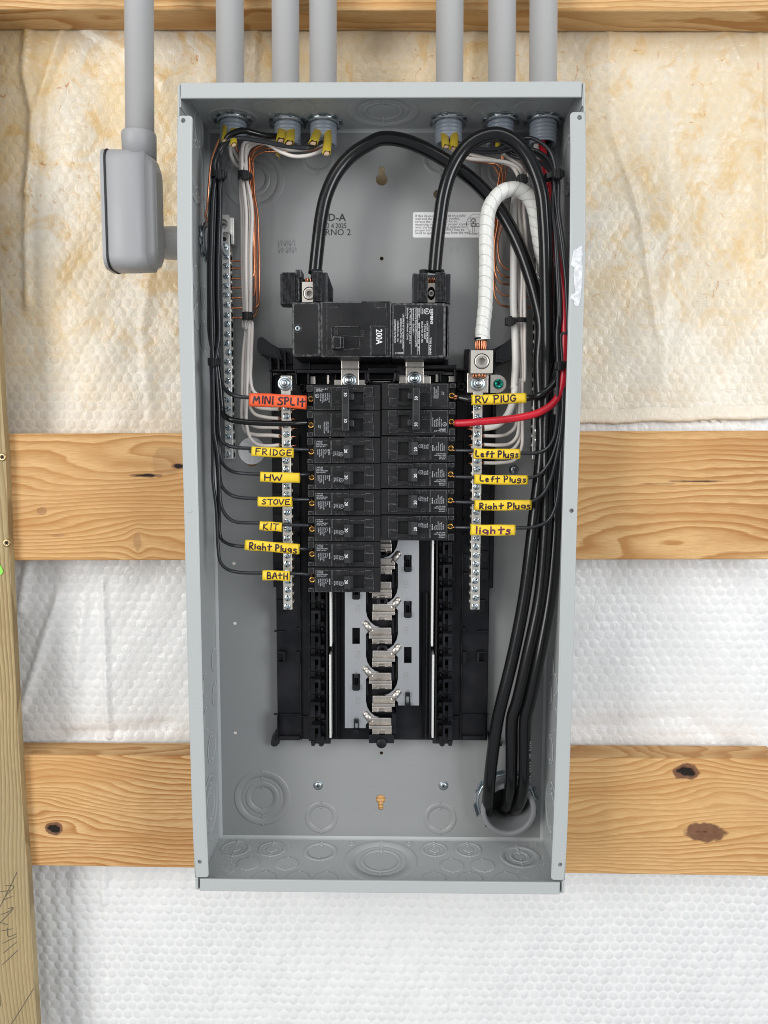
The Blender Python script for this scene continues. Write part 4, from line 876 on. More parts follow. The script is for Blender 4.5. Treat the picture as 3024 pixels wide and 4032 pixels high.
def slot_screw(mb, x, z, d, r, a, ax=0):
    """combination head of a terminal screw, slot turned by a"""
    mb.lathe((x,z,d), (0,0,1), [(r,-2),(r,1.0),(r*.9,1.5),(r*.62,1.7),(.01,1.75)], 16, 0)
    u = (math.cos(a), math.sin(a)); v = (-u[1], u[0])
    for (p, q, l, wdt) in ((u, v, r*1.0, .16),(v, u, r*.55, .14)):
        mb.add([(x+p[0]*l*i+q[0]*r*wdt*j, z+p[1]*l*i+q[1]*r*wdt*j, d+1.83) for i, j in ((-1,-1),(1,-1),(1,1),(-1,1))], [(0,1,2,3) if (p is u) else (3,2,1,0)], 1)
    mb.box(x-r*.34, x+r*.34, z-r*.34, z+r*.34, d+1.5, d+2.1, .2, 0)
def term_bar(label, X0, X1, ztop, zbot, d0, d1, screws, side, group, seed, mname='bar', r=3.1, nholes=True):
    """aluminium bar with a row of screws; side = which flank faces the camera and carries the wire holes"""
    t = thing('ground_bar' if 'ground' in label else 'neutral_bar', label, 'terminal bar', ((X0+X1)/2, zbot, d0), group)
    mb = MB(); mb.box(X0, X1, zbot, ztop, d0, d1, .5)
    zz = ztop
    for i, z in enumerate(screws):                      # recessed wire holes in the flank, one per screw
        xx = X1+.05 if side > 0 else X0-.05
        zc = z; h = 2.5; dm = (d0+d1)/2
        v = [(xx, zc-h, dm-3.0),(xx, zc+h, dm-3.0),(xx, zc+h, dm+2.6),(xx, zc-h, dm+2.6)]
        mb.add(v, [(0,1,2,3),(3,2,1,0)], 1)
        xa = X1 if side > 0 else X0; mb.box(min(xa, xa+side*1.0), max(xa, xa+side*1.0), zc+3.1, zc+5.6, d0+1, d1-2, .3, 0)
    mb.build('bar', [M[mname], M['bar_dark']], t)
    rg = random.Random(seed); pm = None
    for i, z in enumerate(screws):
        a = rg.uniform(0, PI); s = MB(); slot_screw(s, (X0+X1)/2, z, d1-.6, r, 0)
        if pm is None: o = s.build('screw', [M['zinc_screw'], M['void']], t); pm = o; base_ = ((X0+X1)/2, z); me = o.data
        # share the mesh: recentre on the first
        if i == 0:
            for v in me.vertices: v.co.x -= ((X0+X1)/2-t['_o'][0])*.001; v.co.z -= (z-t['_o'][1])*.001
            oo = o
        else: oo = pm.copy(); COL.objects.link(oo); oo.parent = t
        oo.location = (((X0+X1)/2-t['_o'][0])*.001, 0, (z-t['_o'][1])*.001); oo.rotation_euler = (rg.uniform(-.06,.06), a, rg.uniform(-.06,.06))
    return t
# screws of each bar read off the photograph rows
def zs(f, x, ys, d): return [Q(f, x, y, d)[1] for y in ys]
DN = 46.
LNB = (Q('z3',782,600,DN)[0]+Q('zb',193,400,DN)[0])/2, (Q('z3',850,600,DN)[0]+Q('zb',252,400,DN)[0])/2
ys3 = [680+69.2*k for k in range(0, 22)]; ys3 = [y for y in ys3 if y < 2220]
RNB = (Q('z4',757,700,DN)[0]+Q('zb',1420,400,DN)[0])/2, (Q('z4',826,700,DN)[0]+Q('zb',1478,400,DN)[0])/2
ys4 = [655+65.7*k for k in range(0, 30)]; 
scrL = zs('z3', 815, ys3, DN)+zs('zb', 220, [440, 498, 560], DN); scrL = [scrL[0]-8.9*k for k in range(int((scrL[0]-Q('zb',220,560,DN)[1])/8.9+.4)+1)]
zbL, zbR = Q('zb', 220, 582, DN)[1], Q('zb', 1450, 582, DN)[1]
stepL = (scrL[0]-Q('zb',220,560,DN)[1])/round((scrL[0]-Q('zb',220,560,DN)[1])/8.9); scrL = [Q('z3',815,680,DN)[1]-stepL*k for k in range(round((Q('z3',815,680,DN)[1]-Q('zb',220,560,DN)[1])/stepL)+1)]
z0R, z1R = Q('z4',797,655,DN)[1], Q('zb',1452,557,DN)[1]; nR = round((z0R-z1R)/8.75); scrR = [z0R-(z0R-z1R)/nR*k for k in range(nR+1)]
tL = term_bar('left neutral bar crossed by the yellow and orange sleeves', LNB[0], LNB[1], Q('z3',815,440,DN)[1], zbL, 34, DN, scrL, 1, 'neutral bars beside the branch breakers', 1, 'alu', 3.4)
tR = term_bar('right neutral bar below the big square neutral lug', RNB[0], RNB[1], Q('z4',797,540,DN)[1], zbR, 34, DN, scrR, -1, 'neutral bars beside the branch breakers', 2, 'alu', 3.4)
for t_, f, x, y in ((tL,'z3',812,500),(tR,'z4',795,480)):
    mb = MB(); hexnut(mb, Q(f, x, y, DN), 5.1); mb.build('nut', M['zinc'], t_)
mb = MB(); fbox(mb, 'z4', 718, 402, 872, 548, DN-3, DN-.3, .6); mb.build('lug_tang', M['tin'], tR)
mb = MB(); fbox(mb, 'z3', 778, 440, 866, 556, DN-4, DN-1.4, .6); mb.build('bar_end', M['alu'], tL)
# neutral lug
t = thing('neutral_lug', 'square silver lug clamping the white taped neutral cable', 'lug', Q('z4', 820, 400, 50))
mb = MB(); a = Q('z4', 745, 238, 64); b = Q('z4', 904, 404, 64); c = Q('z4', 825, 318, 64); R_ = 7.6
mb.prism(rrect(a[0], b[0], b[1], a[1], .6, 2), 44, 64, [circ(c[0], c[1], R_, 28)]); mb.build('lug_body', M['alu'], t)
def set_screw(c, r, d, parent, m='zinc', hexr=.55):
    mb = MB(); mb.lathe((c[0],c[1],d), (0,0,1), [(r,-9),(r,.4),(r*.93,.9),(r*.74,.9)], 30); n = 6
    mb.prism(circ(c[0], c[1], r*.76, 24), d-8, d+.4, [circ(c[0], c[1], r*hexr, 6, .4)]); mb.disc((c[0], c[1]), r*.7, d-5, 16); return mb.build('set_screw', M[m], parent)
set_screw(c, R_-.6, 63.4, t, 'tin')
mb = MB(); fbox(mb, 'z4', 890, 415, 1000, 548, 12, 14, .3)
t = thing('bonding_strap', 'small silver bonding strap with a bright green screw beside the right neutral bar', 'strap', Q('z4', 945, 545, 20))
a = Q('z4', 888, 416, 24); b = Q('z4', 1001, 548, 24); r = (a[1]-b[1])/2
mb = MB(); cz_ = (a[1]+b[1])/2; cx_ = b[0]-r; mb.prism([(a[0], b[1]), (cx_, b[1])]+[(cx_+r*math.cos(x), cz_+r*math.sin(x)) for x in np.linspace(-PI/2, PI/2, 14)]+[(cx_, a[1]), (a[0], a[1])], 21.5, 24); mb.build('strap', M['alu'], t)
c = Q('z4', 946, 482, 25); mb = MB(); mb.lathe((c[0],c[1],24), (0,0,1), [(5.0,0),(4.9,1.6),(4.2,2.5),(3.2,2.2),(1.2,1.5),(.01,1.2)], 24); 
for k in range(3):
    an = k*PI/3+.3; mb.add([(c[0]+4.2*math.cos(an)*i-.35*math.sin(an)*j, c[1]+4.2*math.sin(an)*i+.35*math.cos(an)*j, 26.6) for i, j in ((-1,-1),(1,-1),(1,1),(-1,1))], [(0,1,2,3)], 1)
mb.build('screw', [M['green'], mat('dark_green_slot', (0,.05,.045), .3)], t)
# ground bars on the back
d0, d1 = 7., 21.
gx0 = (Q('zg',575,600,d1)[0]+Q('z3',362,1050,d1)[0])/2; gx1 = (Q('zg',690,600,d1)[0]+Q('z3',418,1050,d1)[0])/2
zA = Q('zg',630,565,d1)[1]; zB = Q('z3',390,1072,d1)[1]
s0_ = Q('zg',622,895,d1)[1]; s1_ = Q('z3',388,1040,d1)[1]; n_ = round((s0_-s1_)/9.55); st0 = (s0_-s1_)/n_
tg1 = term_bar('left ground bar behind the black wires with bare copper wires', gx0, gx1, zA, zB, d0, d1, [s0_-st0*k for k in range(n_+1)], 1, 'ground bars on the box back', 4, 'bar', 3.2)
mb = MB(); a = Q('zg', 560, 325, 28); b = Q('zg', 686, 556, 28); c = Q('zg', 598, 450, 28)
mb.prism([(a[0],b[1]),(b[0],b[1]),(b[0],a[1]),(a[0],a[1])], 6, 28, [circ(c[0],c[1],5.2,24)]); mb.box(b[0], b[0]+3.2, Q('zg',700,720,20)[1], Q('zg',700,360,20)[1], 5, 20, .4); mb.disc((c[0],c[1]), 5.2, 18); mb.lathe((c[0],c[1],18), (0,0,1), [(4.9,0),(4.9,6),(3.6,6.2),(2.6,2)], 20); mb.build('lug', M['bar'], tg1)
mb = MB(); c = Q('zg', 622, 650, 21.3); mb.disc((c[0],c[1]), 2.3, d1+.08, 14); mb.build('empty_hole', M['void'], tg1)
c = Q('zg', 624, 768, 21); mb = MB(); mb.lathe((c[0],c[1],d1), (0,0,1), [(4.7,0),(4.7,1.4),(4.2,1.9),(.01,1.9)], 22); mb.box(c[0]-3.6, c[0]+3.6, c[1]-.45, c[1]+.45, d1+1.7, d1+2.0, 0, 1); mb.build('mounting_screw', [M['zinc'], M['bar_dark']], tg1)
gx0 = (Q('zr',660,1200,d1)[0]+Q('z4',1200,700,d1)[0])/2; gx1 = gx0+9
zA = Q('zr',650,200,d1)[1]; zB = Q('z4',1180,1030,d1)[1]
s0_ = Q('zr',700,440,d1)[1]; n_ = int((s0_-zB-4)/9.55)
term_bar('right ground bar mostly hidden behind the thick black cables', gx0, gx1, zA, zB, d0, d1, [s0_-9.55*k for k in range(n_+1)], -1, 'ground bars on the box back', 6, 'bar', 3.2)

# ================================================================== BRANCH BREAKERS
K = .1304
def bx(x): return (x-1261)*K
def bz(y): return -(y-1002)*K
DBK = 60.                                                   # front of the breaker cases
def plate_rect(mb, x0, y0, x1, y1, d0, d1, ch=.45, hole=None, mi=0, mc=1, trap=0):
    X0, X1, Z0, Z1 = bx(x0), bx(x1), bz(y1), bz(y0)
    if hole is None: mb.box(X0, X1, Z0, Z1, d0, d1, ch, mi, mc)
    else:
        hs = [[(bx(a), bz(e)), (bx(c), bz(e)), (bx(c), bz(b)), (bx(a), bz(b))] for a, b, c, e in hole]
        mb.prism([(X0,Z0),(X1,Z0),(X1,Z1),(X0,Z1)], d0, d1-.35, hs, mi)
        for (p, q) in (((X0,Z0),(X1,Z0)),((X1,Z0),(X1,Z1)),((X1,Z1),(X0,Z1)),((X0,Z1),(X0,Z0))):
            pass
        # bevelled rim, lighter where it is scuffed
        c = .35; o_ = [(X0,Z0),(X1,Z0),(X1,Z1),(X0,Z1)]; i_ = [(X0+c,Z0+c),(X1-c,Z0+c),(X1-c,Z1-c),(X0+c,Z1-c)]
        mb.add([(x,z,d1-.35) for x,z in o_]+[(x,z,d1) for x,z in i_], [(k,(k+1)%4,4+(k+1)%4,4+k) for k in range(4)], mc)
        mb.prism(i_, d1-.36, d1, hs, mi, back=False)
def rim(mb, pts, d, w_=.5, mi=1):
    for a, b in zip(pts[:-1], pts[1:]):
        stroke_ribbon(mb, [(bx(a[0]), bz(a[1])), (bx(b[0]), bz(b[1]))], w_, lambda u, v, z: (u, v, d))
def fine_lines(mb, x, y0, y1, n, dx, size=1.35, d=0, seed=0, rotd=-90, words=None):
    words = words or ['SIEMENS','1 Pole','Type QP','Interrupting','Rating 10000','RMS Sym.','120/240 V','60 Hz','Use in']
    for i in range(n): mb.text(words[(i+seed) % len(words)], size, bx(x+i*dx), bz(y0), d, rotd, 'L', 1.0)
def ul_mark(mb, x, y, d, r=1.9, rotd=-90):
    ring(mb, bx(x), bz(y), r, d, .28, 18); mb.text('UL', r*1.25, bx(x)-.45*r, bz(y)+r*.62, d, rotd, 'L', .75)
def breaker_unit(case, top, dz=0., two=False, row=0):
    """one pole, drawn for the left column; vertices in breaker-local mm"""
    def T(v): return (v[0], v[1]+dz, v[2])
    F = DBK
    case.T = T; top.T = T
    a = 905+2; b = 1100-2
    out = [(bx(985),bz(b)),(bx(1537),bz(b)),(bx(1537),bz(a)),(bx(985),bz(a)),(bx(985),bz(960)),(bx(1032),bz(960)),(bx(1032),bz(1062)),(bx(985),bz(1062))]
    case.prism(out, 16, F-1.2)
    case.prism([(bx(985),bz(1062)),(bx(1032),bz(1062)),(bx(1032),bz(960)),(bx(985),bz(960))], 16, F-12)
    # bevelled tiers of the face; the gaps between them are the moulded seams
    win = (1332,962,1412,1058) 
    case.box(bx(987), bx(1030), bz(958), bz(a+2), F-2, F, .5, 0, 1); case.box(bx(987), bx(1030), bz(b-2), bz(1066), F-2, F, .5, 0, 1)
    case.prism([(bx(1034),bz(b-1)),(bx(1535),bz(b-1)),(bx(1535),bz(a+1)),(bx(1034),bz(a+1))], F-2, F, [[(bx(win[0]),bz(win[3])),(bx(win[2]),bz(win[3])),(bx(win[2]),bz(win[1])),(bx(win[0]),bz(win[1]))]], 0)
    ht = 1.9
    case.box(bx(1042), bx(1166), bz(1094), bz(926), F-.5, F+ht*.75, .5, 0, 1)                 # label field
    case.box(bx(1168), bx(1298), bz(1030), bz(926), F-.5, F+ht, .5, 0, 1); case.box(bx(1172), bx(1300), bz(1094), bz(1032), F-.5, F+ht*.7, .5, 0, 1)
    plate_rect(case, 1301, 934, 1416, 1088, F-.5, F+ht*1.35, .4, [win])
    case.box(bx(1418), bx(1483), bz(986), bz(926), F-.5, F+ht*.9, .5, 0, 1); case.box(bx(1418), bx(1486), bz(1090), bz(989), F-.5, F+ht*.65, .5, 0, 1)
    rim(case, [(1490,1096),(1490,1085),(1512,1060),(1512,925),(1536,925)], F+.05, .35, 1); rim(case, [(1490,912),(1490,1000),(1512,1000)], F+.05, .25, 1); rim(case, [(1040,912),(1035,955)], F+.05, .3, 1)
    for q in range(4): case.box(bx(1192+q*22), bx(1204+q*22), bz(1093), bz(1066), F+.5, F+1.7, .2, 0, 1)
    # handle cylinder seen in the window
    case.T = lambda v: (v[0], v[1]+dz, v[2]); 
    case.box(bx(1332), bx(1412), bz(1058), bz(962), 30, F-13, 0, 2); case.box(bx(1348), bx(1400), bz(1045), bz(975), F-20, F-11, .6, 0, 1); case.box(bx(1360), bx(1382), bz(1032), bz(986), F-12, F-6, .6, 0, 1); case.box(bx(1338), bx(1352), bz(1050), bz(970), F-13, F-7, .4, 0, 1)
    case.T = None; top.T = None
def make_breaker(kind):
    o = thing('circuit_breaker', '', 'circuit breaker', (0,0,0)); F = DBK; o['_o'] = [0,0,16]
    case = MB(); mk = MB(); pr = MB(); gy = MB()
    n = 2 if kind == 2 else 1
    offs = [12.75, -12.75] if n == 2 else [0]
    for i, dz in enumerate(offs):
        breaker_unit(case, mk, dz, n == 2, i)
        T = lambda v, dz=dz: (v[0], v[1]+dz, v[2]); mk.T = T; pr.T = T; gy.T = T
        if n == 1 or True:
            # moulded ON / OFF marks standing proud
            mk.text('ON', 3.6, bx(1424), bz(1072), F+1.45, 0, 'L', 1.1, -.006); mk.text('I', 3.2, bx(1456), bz(962), F+1.9, -90, 'L'); ring(mk, bx(1220), bz(943), 1.5, F+2.1, .3, 14)
            mk.text('OFF', 3.0, bx(1200), bz(1052), F+1.6, 0, 'L', 1.0, -.01)
        if n == 1:
            ul_mark(gy, 1242, 1028, F+2.05, 1.9)
            for j, wd in enumerate(('LISTED','E 8741','ISSUE','DY-785')): gy.text(wd, 1.45, bx(1222-j*13), bz(1008), F+2.05, -90, 'L')
            pr_z = [('AWG 14-8',1058,931),('Cu-Al WIRE',1052,944),('60/75°C WIRE ONLY',1052,957),('HACR Type, 40°C',1052,969)]
            for tx, x, y in pr_z: gy.text(tx, 1.45, bx(x), bz(y+5), F+1.55, 0, 'L', .86)
            for j, wd in enumerate(('SIEMENS','1 Pole','Type QP','Circuit Breaker','Interrupting','Rating 10,000','120/240 V')): (pr if j == 0 else gy).text(wd, 1.6 if j == 0 else 1.4, bx(1146-j*14), bz(990), F+1.55, -90, 'L')
        elif i == 0:
            gy.text('HACR Type, 40°C', 1.7, bx(1056), bz(945), F+1.55, 0, 'L', .9); gy.text('SIEMENS', 1.8, bx(1056), bz(958), F+1.55, 0, 'L', .95); ul_mark(gy, 1066, 990, F+1.55, 1.8)
            for j, wd in enumerate(('2 Pole Type QP','Interrupting','Rating 10,000','Amperes RMS','120/240 V 60 Hz','Issue DY-786')): gy.text(wd, 1.35, bx(1152-j*13), bz(972), F+1.55, -90, 'L')
        else:
            for j, wd in enumerate(('USE CU-AL WIRE','60/75°C ONLY','TORQUE 50 LB-IN')): gy.text(wd, 1.45, bx(1142-j*14), bz(985), F+1.55, -90, 'L')
            for j, wd in enumerate(('14-10','8 6-2')): gy.text(wd, 1.45, bx(1084-j*12), bz(1010), F+1.55, -90, 'L')
        mk.T = pr.T = gy.T = None
        if n == 1:
            tg_ = MB(); x0, x1, z0, z1 = bx(1262), bx(1334), bz(1060), bz(958)
            tg_.add([(x0,z0,F+1),(x1,z0,F+1),(x1,z1,F+1),(x0,z1,F+1),(x0+.6,z0+.4,F+10.2),(x1-3.2,z0+.4,F+9.2),(x1-3.2,z1-.4,F+9.2),(x0+.6,z1-.4,F+10.2),(x1-.4,z0+.3,F+6.6),(x1-.4,z1-.3,F+6.6),(x0+.1,z0+.1,F+9.6),(x0+.1,z1-.1,F+9.6)],
                     [(4,5,6,7),(5,8,9,6),(8,1,2,9),(0,10,11,3),(10,4,7,11),(0,1,8,5,4,10),(3,11,7,6,9,2)]); tg_.build('toggle', M['toggle'], o)
            pr.text('20', 4.4, bx(1283)-1.8, bz(1008)+2.6, F+10.35, -90, 'L', .92, .01)
        sc = MB(); cx, cz = bx(1012), bz(1010)+dz
        sc.lathe((cx,cz,F-9), (0,0,1), [(3.3,-4),(3.3,2.2),(2.8,3.0),(1.9,3.1),(1.6,1.5),(.01,1.5)], 18); sc.box(cx-2.8, cx+2.8, cz-.5, cz+.5, F-6.4, F-5.75, .1, 1)
        sc.build('terminal_screw', [M['brass'], M['void']], o)
    if n == 2:
        tg_ = MB(); tg_.box(bx(1254), bx(1310), bz(858-703+1002), bz(548-703+1002), F+6, F+14, 1.0, 0, 0)
        for dz in offs: tg_.box(bx(1300), bx(1345), dz-3, dz+3.4, F+2, F+10, .8)
        tg_.build('handle_tie', M['toggle'], o)
        rc = MB()
        for (ya, yb) in ((563,655),(752,842)): rc.box(bx(1266), bx(1302), bz(yb-703+1002), bz(ya-703+1002), F+13.6, F+14.12, 0)
        for (ya, yb) in ((563,655),(752,842)): 
            X0, X1, Z0, Z1 = bx(1266), bx(1302), bz(yb-703+1002), bz(ya-703+1002)
        rc.build('handle_recess', M['void'], o)
        for zt2 in (bz(575-703+1002), bz(765-703+1002)): pr.text(kind_txt, 4.2, bx(1272), zt2, F+14.3, -90, 'L', .92, .01)
    case.build('case', [M['breaker'], M['edge'], M['void']], o)
    mk.build('moulded_marks', M['emboss'], o); pr.build('white_lettering', M['white_ink'], o); gy.build('fine_lettering', M['grey_ink'], o)
    return o
def place(o, cx, cz, flip, label, group, sx=1., sz=1.):
    j_ = random.Random(label); o.location = W(cx+j_.uniform(-.25,.25), cz+j_.uniform(-.12,.12), 16+j_.uniform(-.3,.3)); o.rotation_euler = (j_.uniform(-.006,.006), (PI if flip else 0)+j_.uniform(-.004,.004), j_.uniform(-.008,.008)); o.scale = (sx, 1, sz); o['label'] = label
    if group: o['group'] = group
aL = Q('z3', 980, 505, DBK); bL = Q('z3', 1540, 2085, DBK); aR = Q('z4', 95, 470, DBK); bR = Q('z4', 628, 1625, DBK)
cxL = (Q('z3',982,505,DBK)[0]+Q('z3',1008,2085,DBK)[0])/2+36; pL = (aL[1]-bL[1])/8; cxR = (Q('z4',98,800,DBK)[0]+Q('z4',626,800,DBK)[0])/2; pR = (aR[1]-bR[1])/6
print('pitch', pL, pR, cxL, cxR)
cxL = min(cxL, cxR-72.6)
kind_txt = '30'; b30 = make_breaker(2); place(b30, cxL, aL[1]-pL, False, 'two pole breaker marked 30 at the top of the left column beside the orange sleeve', None)
kind_txt = '50'; b50 = make_breaker(2); place(b50, cxR, aR[1]-pR, True, 'two pole breaker marked 50, topmost on the right, where the thick red wire ends', None)
b20 = make_breaker(1); GBK = 'single pole 20 amp breakers'
lab = [('FRIDGE','left column, wired through the FRIDGE sleeve'),('HW','left column, wired through the HW sleeve'),('STOVE','left column, wired through the STOVE sleeve'),('KIT','left column, wired through the KIT sleeve'),('RP','left column on the left Right Plugs wire'),('BATH','bottom of left column, wired through the BATH sleeve')]
for i, (k, l) in enumerate(lab):
    o = b20 if i == 0 else copy_tree(b20); place(o, cxL, aL[1]-pL*(2.5+i), False, 'black 20 breaker in the '+l, GBK)
rlab = ['just under the 50 breaker, on the upper Left Plugs wire','on the lower Left Plugs wire','on the right hand Right Plugs wire','on the lights wire, lowest in its column']
for i, l in enumerate(rlab): o = copy_tree(b20); place(o, cxR, aR[1]-pR*(2.5+i), True, '20 breaker in right column '+l, GBK)

# ================================================================== MAIN BREAKER
t = thing('main_breaker', 'large black 200A main circuit breaker across the middle of the box', 'main breaker', Q('zm', 740, 860, 30))
F = 82.
def mbox(mb, x0, y0, x1, y1, d0, d1, ch=.8, mi=0, mc=1): fbox(mb, 'zm', x0, y0, x1, y1, d0, d1, ch, mi, mc)
mb = MB()
mbox(mb, 103, 392, 335, 838, 24, F-1.6, 2.0); mbox(mb, 340, 388, 914, 842, 24, F, 1.2); mbox(mb, 915, 396, 1362, 850, 24, F-.8, 2.6); mbox(mb, 1340, 402, 1386, 860, 24, F-9, 3)
mbox(mb, 125, 400, 1370, 838, 22, F-24, 2)
mbox(mb, 672, 386, 910, 396, F-30, F+.6, .5)
mb.build('case', [M['plastic'], M['edge']], t)
mb = MB(); q0 = F+.02
W1 = [(530,592),(530,590)]
# raised cover with the toggle well
def mpoly(pts, d): return [Q('zm', x, y, d)[:2] for x, y in pts]
mb.prism(mpoly([(388,402),(478,402),(478,432),(780,432),(780,402),(878,402),(882,830),(862,838),(388,836)], F+.9), F-1, F+.9, [mpoly([(428,594),(660,594),(660,778),(428,778)], F+.9)])
mb.build('front_cover', [M['plastic']], t)
mb = MB(); E = lambda pts, w_=.45, d=F+.95: [stroke_ribbon(mb, [Q('zm', *a, d)[:2], Q('zm', *b, d)[:2]], w_, lambda u, v, z: (u, v, d)) for a, b in zip(pts[:-1], pts[1:])]
E([(388,402),(388,836),(862,838),(882,828),(878,402)]); E([(478,402),(478,434),(392,434)]); E([(780,402),(780,438),(866,438),(870,402)]); E([(640,592),(428,594),(426,770),(460,830)]); E([(523,668),(656,676),(658,774),(525,778)]); E([(742,830),(742,594),(752,588),(868,590)],.6); E([(335,392),(335,838)],.35,F+.05)
E([(1310,555),(1310,540)],.3,F); mb.build('scuffed_edge', M['edge'], t)
mb = MB(); mbox(mb, 428, 592, 662, 780, 30, F-8, .3, 0, 0); mb.build('toggle_well', M['plastic'], t)
mb = MB(); mbox(mb, 432, 672, 505, 772, F-8, F+9, 1.0, 0, 1); mbox(mb, 505, 676, 526, 770, F-8, F+1, .8, 0, 1); mbox(mb, 530, 684, 612, 768, F-8, F-4, .4, 0, 1); mbox(mb, 616, 684, 654, 768, F-8, F-2.5, .4, 0, 1); mbox(mb, 430, 596, 640, 664, F-9, F-3, .4, 0, 1); mb.build('toggle', [M['plastic'], M['edge']], t)
mb = MB(); mbox(mb, 752, 598, 868, 824, F+.5, F+1.9, .4); mb.build('rating_plate', [M['plate'], M['plate']], t)
mb = MB(); mbox(mb, 762, 604, 862, 748, F+1.8, F+2.1, 0); mb.build('rating_sticker', M['plate'], t)
mb = MB(); q = Q('zm', 790, 613, F+2.2); mb.text('200A', 8.3, q[0], q[1], F+2.25, -90, 'L', .78, .012); mb.build('rating_lettering', M['white_ink'], t)
mb = MB(); mbox(mb, 930, 418, 1280, 830, F-1, F-.45, .2); mb.build('label_plate', [M['plate'], M['plate']], t)
mb = MB()
UZ = .1103
def ml(s_, x, y0, y1, cap, off=0):
    q = Q('zm', x, y0, F-.3); sh = text_shape(s_, off); size = cap*UZ/.70; mb.text(s_, size, q[0]-cap*UZ/2, q[1], F-.3, -90, 'L', (y1-y0)*UZ/((sh[3]-sh[2])*size), off)
for a_ in (('SIEMENS',1245,446,575,21,.02),('TYPE EQ8695',1234,680,826,15,.006),('CIRCUIT BREAKER',1209,546,730,14),('2 POLE UNIT',1188,574,698,14),('ISSUE NO. DY-785',1167,550,726,14),('LISTED',1169,445,492,12,.01),
           ('120/240V ~    60Hz    HACR Type   40°C',1142,440,797,13),('Interrupting Rating 22,000 Amperes RMS',1118,438,762,13),('Symmetrical  120/240V ~',1096,438,665,13),('75°C  Wire Only, Torque 250 lb-in',1070,438,738,13),('Wire Range - 1-300kcmil  CU-AL',1048,438,708,13),
           ('USE ONLY IN LISTED ENCLOSURES',1013,488,778,13),('SIEMENS INDUSTRY, INC.',992,524,738,13),('NORCROSS, GA  USA',968,545,720,13),('ASSEMBLED IN MEXICO',946,533,730,13)): ml(*a_)
q = Q('zm', 1012, 803, F-.3); mb.text('&250213', 2.3, q[0], q[1], F-.3, 180, 'L', .9)
c = Q('zm', 1204, 468, F-.3); ring(mb, c[0], c[1], 2.5, F-.3, .42, 26); mb.text('UL', 3.3, c[0]-1.1, c[1]+1.6, F-.3, -90, 'L', .72, .02)
for x, ya, yb in ((1034,424,508),(1018,508,820),(1078,446,822),(1128,440,822),(1156,426,486),(1146,560,822),(1238,426,440),(1222,580,826)):
    a = Q('zm', x, ya, F-.3); b = Q('zm', x, yb, F-.3); mb.box(a[0]-.12, a[0]+.12, b[1], a[1], F-.34, F-.28)
mb.build('label_lettering', M['white_ink'], t)
mb = MB()
def me_(s_, x, y, size): q = Q('zm', x, y, F+1); mb.text(s_, size, q[0], q[1], F+1.0, -90, 'L', .8, -.01)
me_('OFF', 446, 598, 5.2); mb.build('off_mark', M['emboss'], t); mb = MB(); me_('ON', 662, 620, 5.2); mb.build('on_mark', M['emboss'], t); mb = MB(); c = Q('zm', 418, 800, F+1); ring(mb, c[0], c[1], 1.9, F+1, .35, 18)
mb.build('moulded_marks', M['emboss'], t)
c = Q('zm', 502, 536, F+1); mb = MB(); mb.disc((c[0],c[1]), 1.9, F+.97, 20); mb.build('pin_hole', M['void'], t)
c = Q('zm', 150, 608, F-1.5); mb = MB(); mb.disc((c[0],c[1]), 3.7, F-1.5, 28, 1); mb.lathe((c[0]-.0,c[1],F-1.5), (0,0,1), [(3.95,-.2),(3.95,.2),(3.6,.2),(3.6,-.1)], 28, 2); mb.lathe((c[0],c[1],F-1.5), (0,0,1), [(2.5,0),(2.5,.4),(2.1,.7),(1.0,.5),(.01,.2)], 20, 0); 
for k in range(3):
    an = k*PI/3+.3; mb.add([(c[0]+1.5*math.cos(an)*i-.25*math.sin(an)*j, c[1]+1.5*math.sin(an)*i+.25*math.cos(an)*j, F-.75) for i, j in ((-1,-1),(1,-1),(1,1),(-1,1))], [(0,1,2,3)], 1)
mb.build('cover_screw', [M['zinc_screw'], M['void'], M['edge']], t)
# lugs and ribbed lug covers
def ribbed(x0, y0, x1, y1, n, d0, d1, skew=0, nm='ribbed_cover'):
    mb = MB(); mbox(mb, x0, y0, x1, y1, d0, d1, .5); w_ = (x1-x0)/n
    for k in range(n): mbox(mb, x0+w_*k+w_*.2, y0+3, x0+w_*k+w_*.8, y1-3, d1-.2, d1+1.4, .45)
    return mb.build(nm, [M['cover'], M['edge']], t)
ribbed(20, 148, 128, 408, 9, 46, 66); ribbed(272, 138, 350, 388, 7, 40, 76); ribbed(1130, 158, 1212, 394, 6, 40, 76); ribbed(1276, 150, 1358, 394, 7, 40, 76)
SHR = [[(5,160,24,412,46,62,.5)],[(128,195,165,392,30,64,1.5),(130,125,182,200,40,60,1.5),(165,200,185,392,30,58,.6),(350,150,392,390,40,74,.6),(175,205,272,392,26,36,.4)],[(1088,158,1132,398,40,72,.6),(1358,160,1398,402,40,70,.6),(1150,170,1340,392,26,36,.4)]]
for i_, grp_ in enumerate(SHR):
    for j_, b_ in enumerate(grp_):
        mb = MB(); mbox(mb, *b_); mb.build('lug_shroud', [M['cover'], M['edge']], t)
mb = MB(); mb.prism(mpoly([(392,160),(430,260),(428,360),(400,388),(392,388)], 60), 44, 58); mb.build('lug_shroud', [M['cover'], M['edge']], t)
mb = MB(); mb.prism(mpoly([(398,280),(428,350),(402,368),(392,330)], 62), 58, 60); mb.build('lug_shroud', [M['plate'], M['edge']], t)
for cx_, hw_ in ((305,52),(1178,38),(1312,38)):
    q = Q('zm', cx_, 150, 60); r_ = hw_*UZ; mb = MB(); mb.lathe((q[0], q[1]-4, 60), (0,1,0), [(r_,-2),(r_,6),(r_-.9,6),(r_-.9,-2)], 24); mb.build('cable_collar', M['cover'], t)
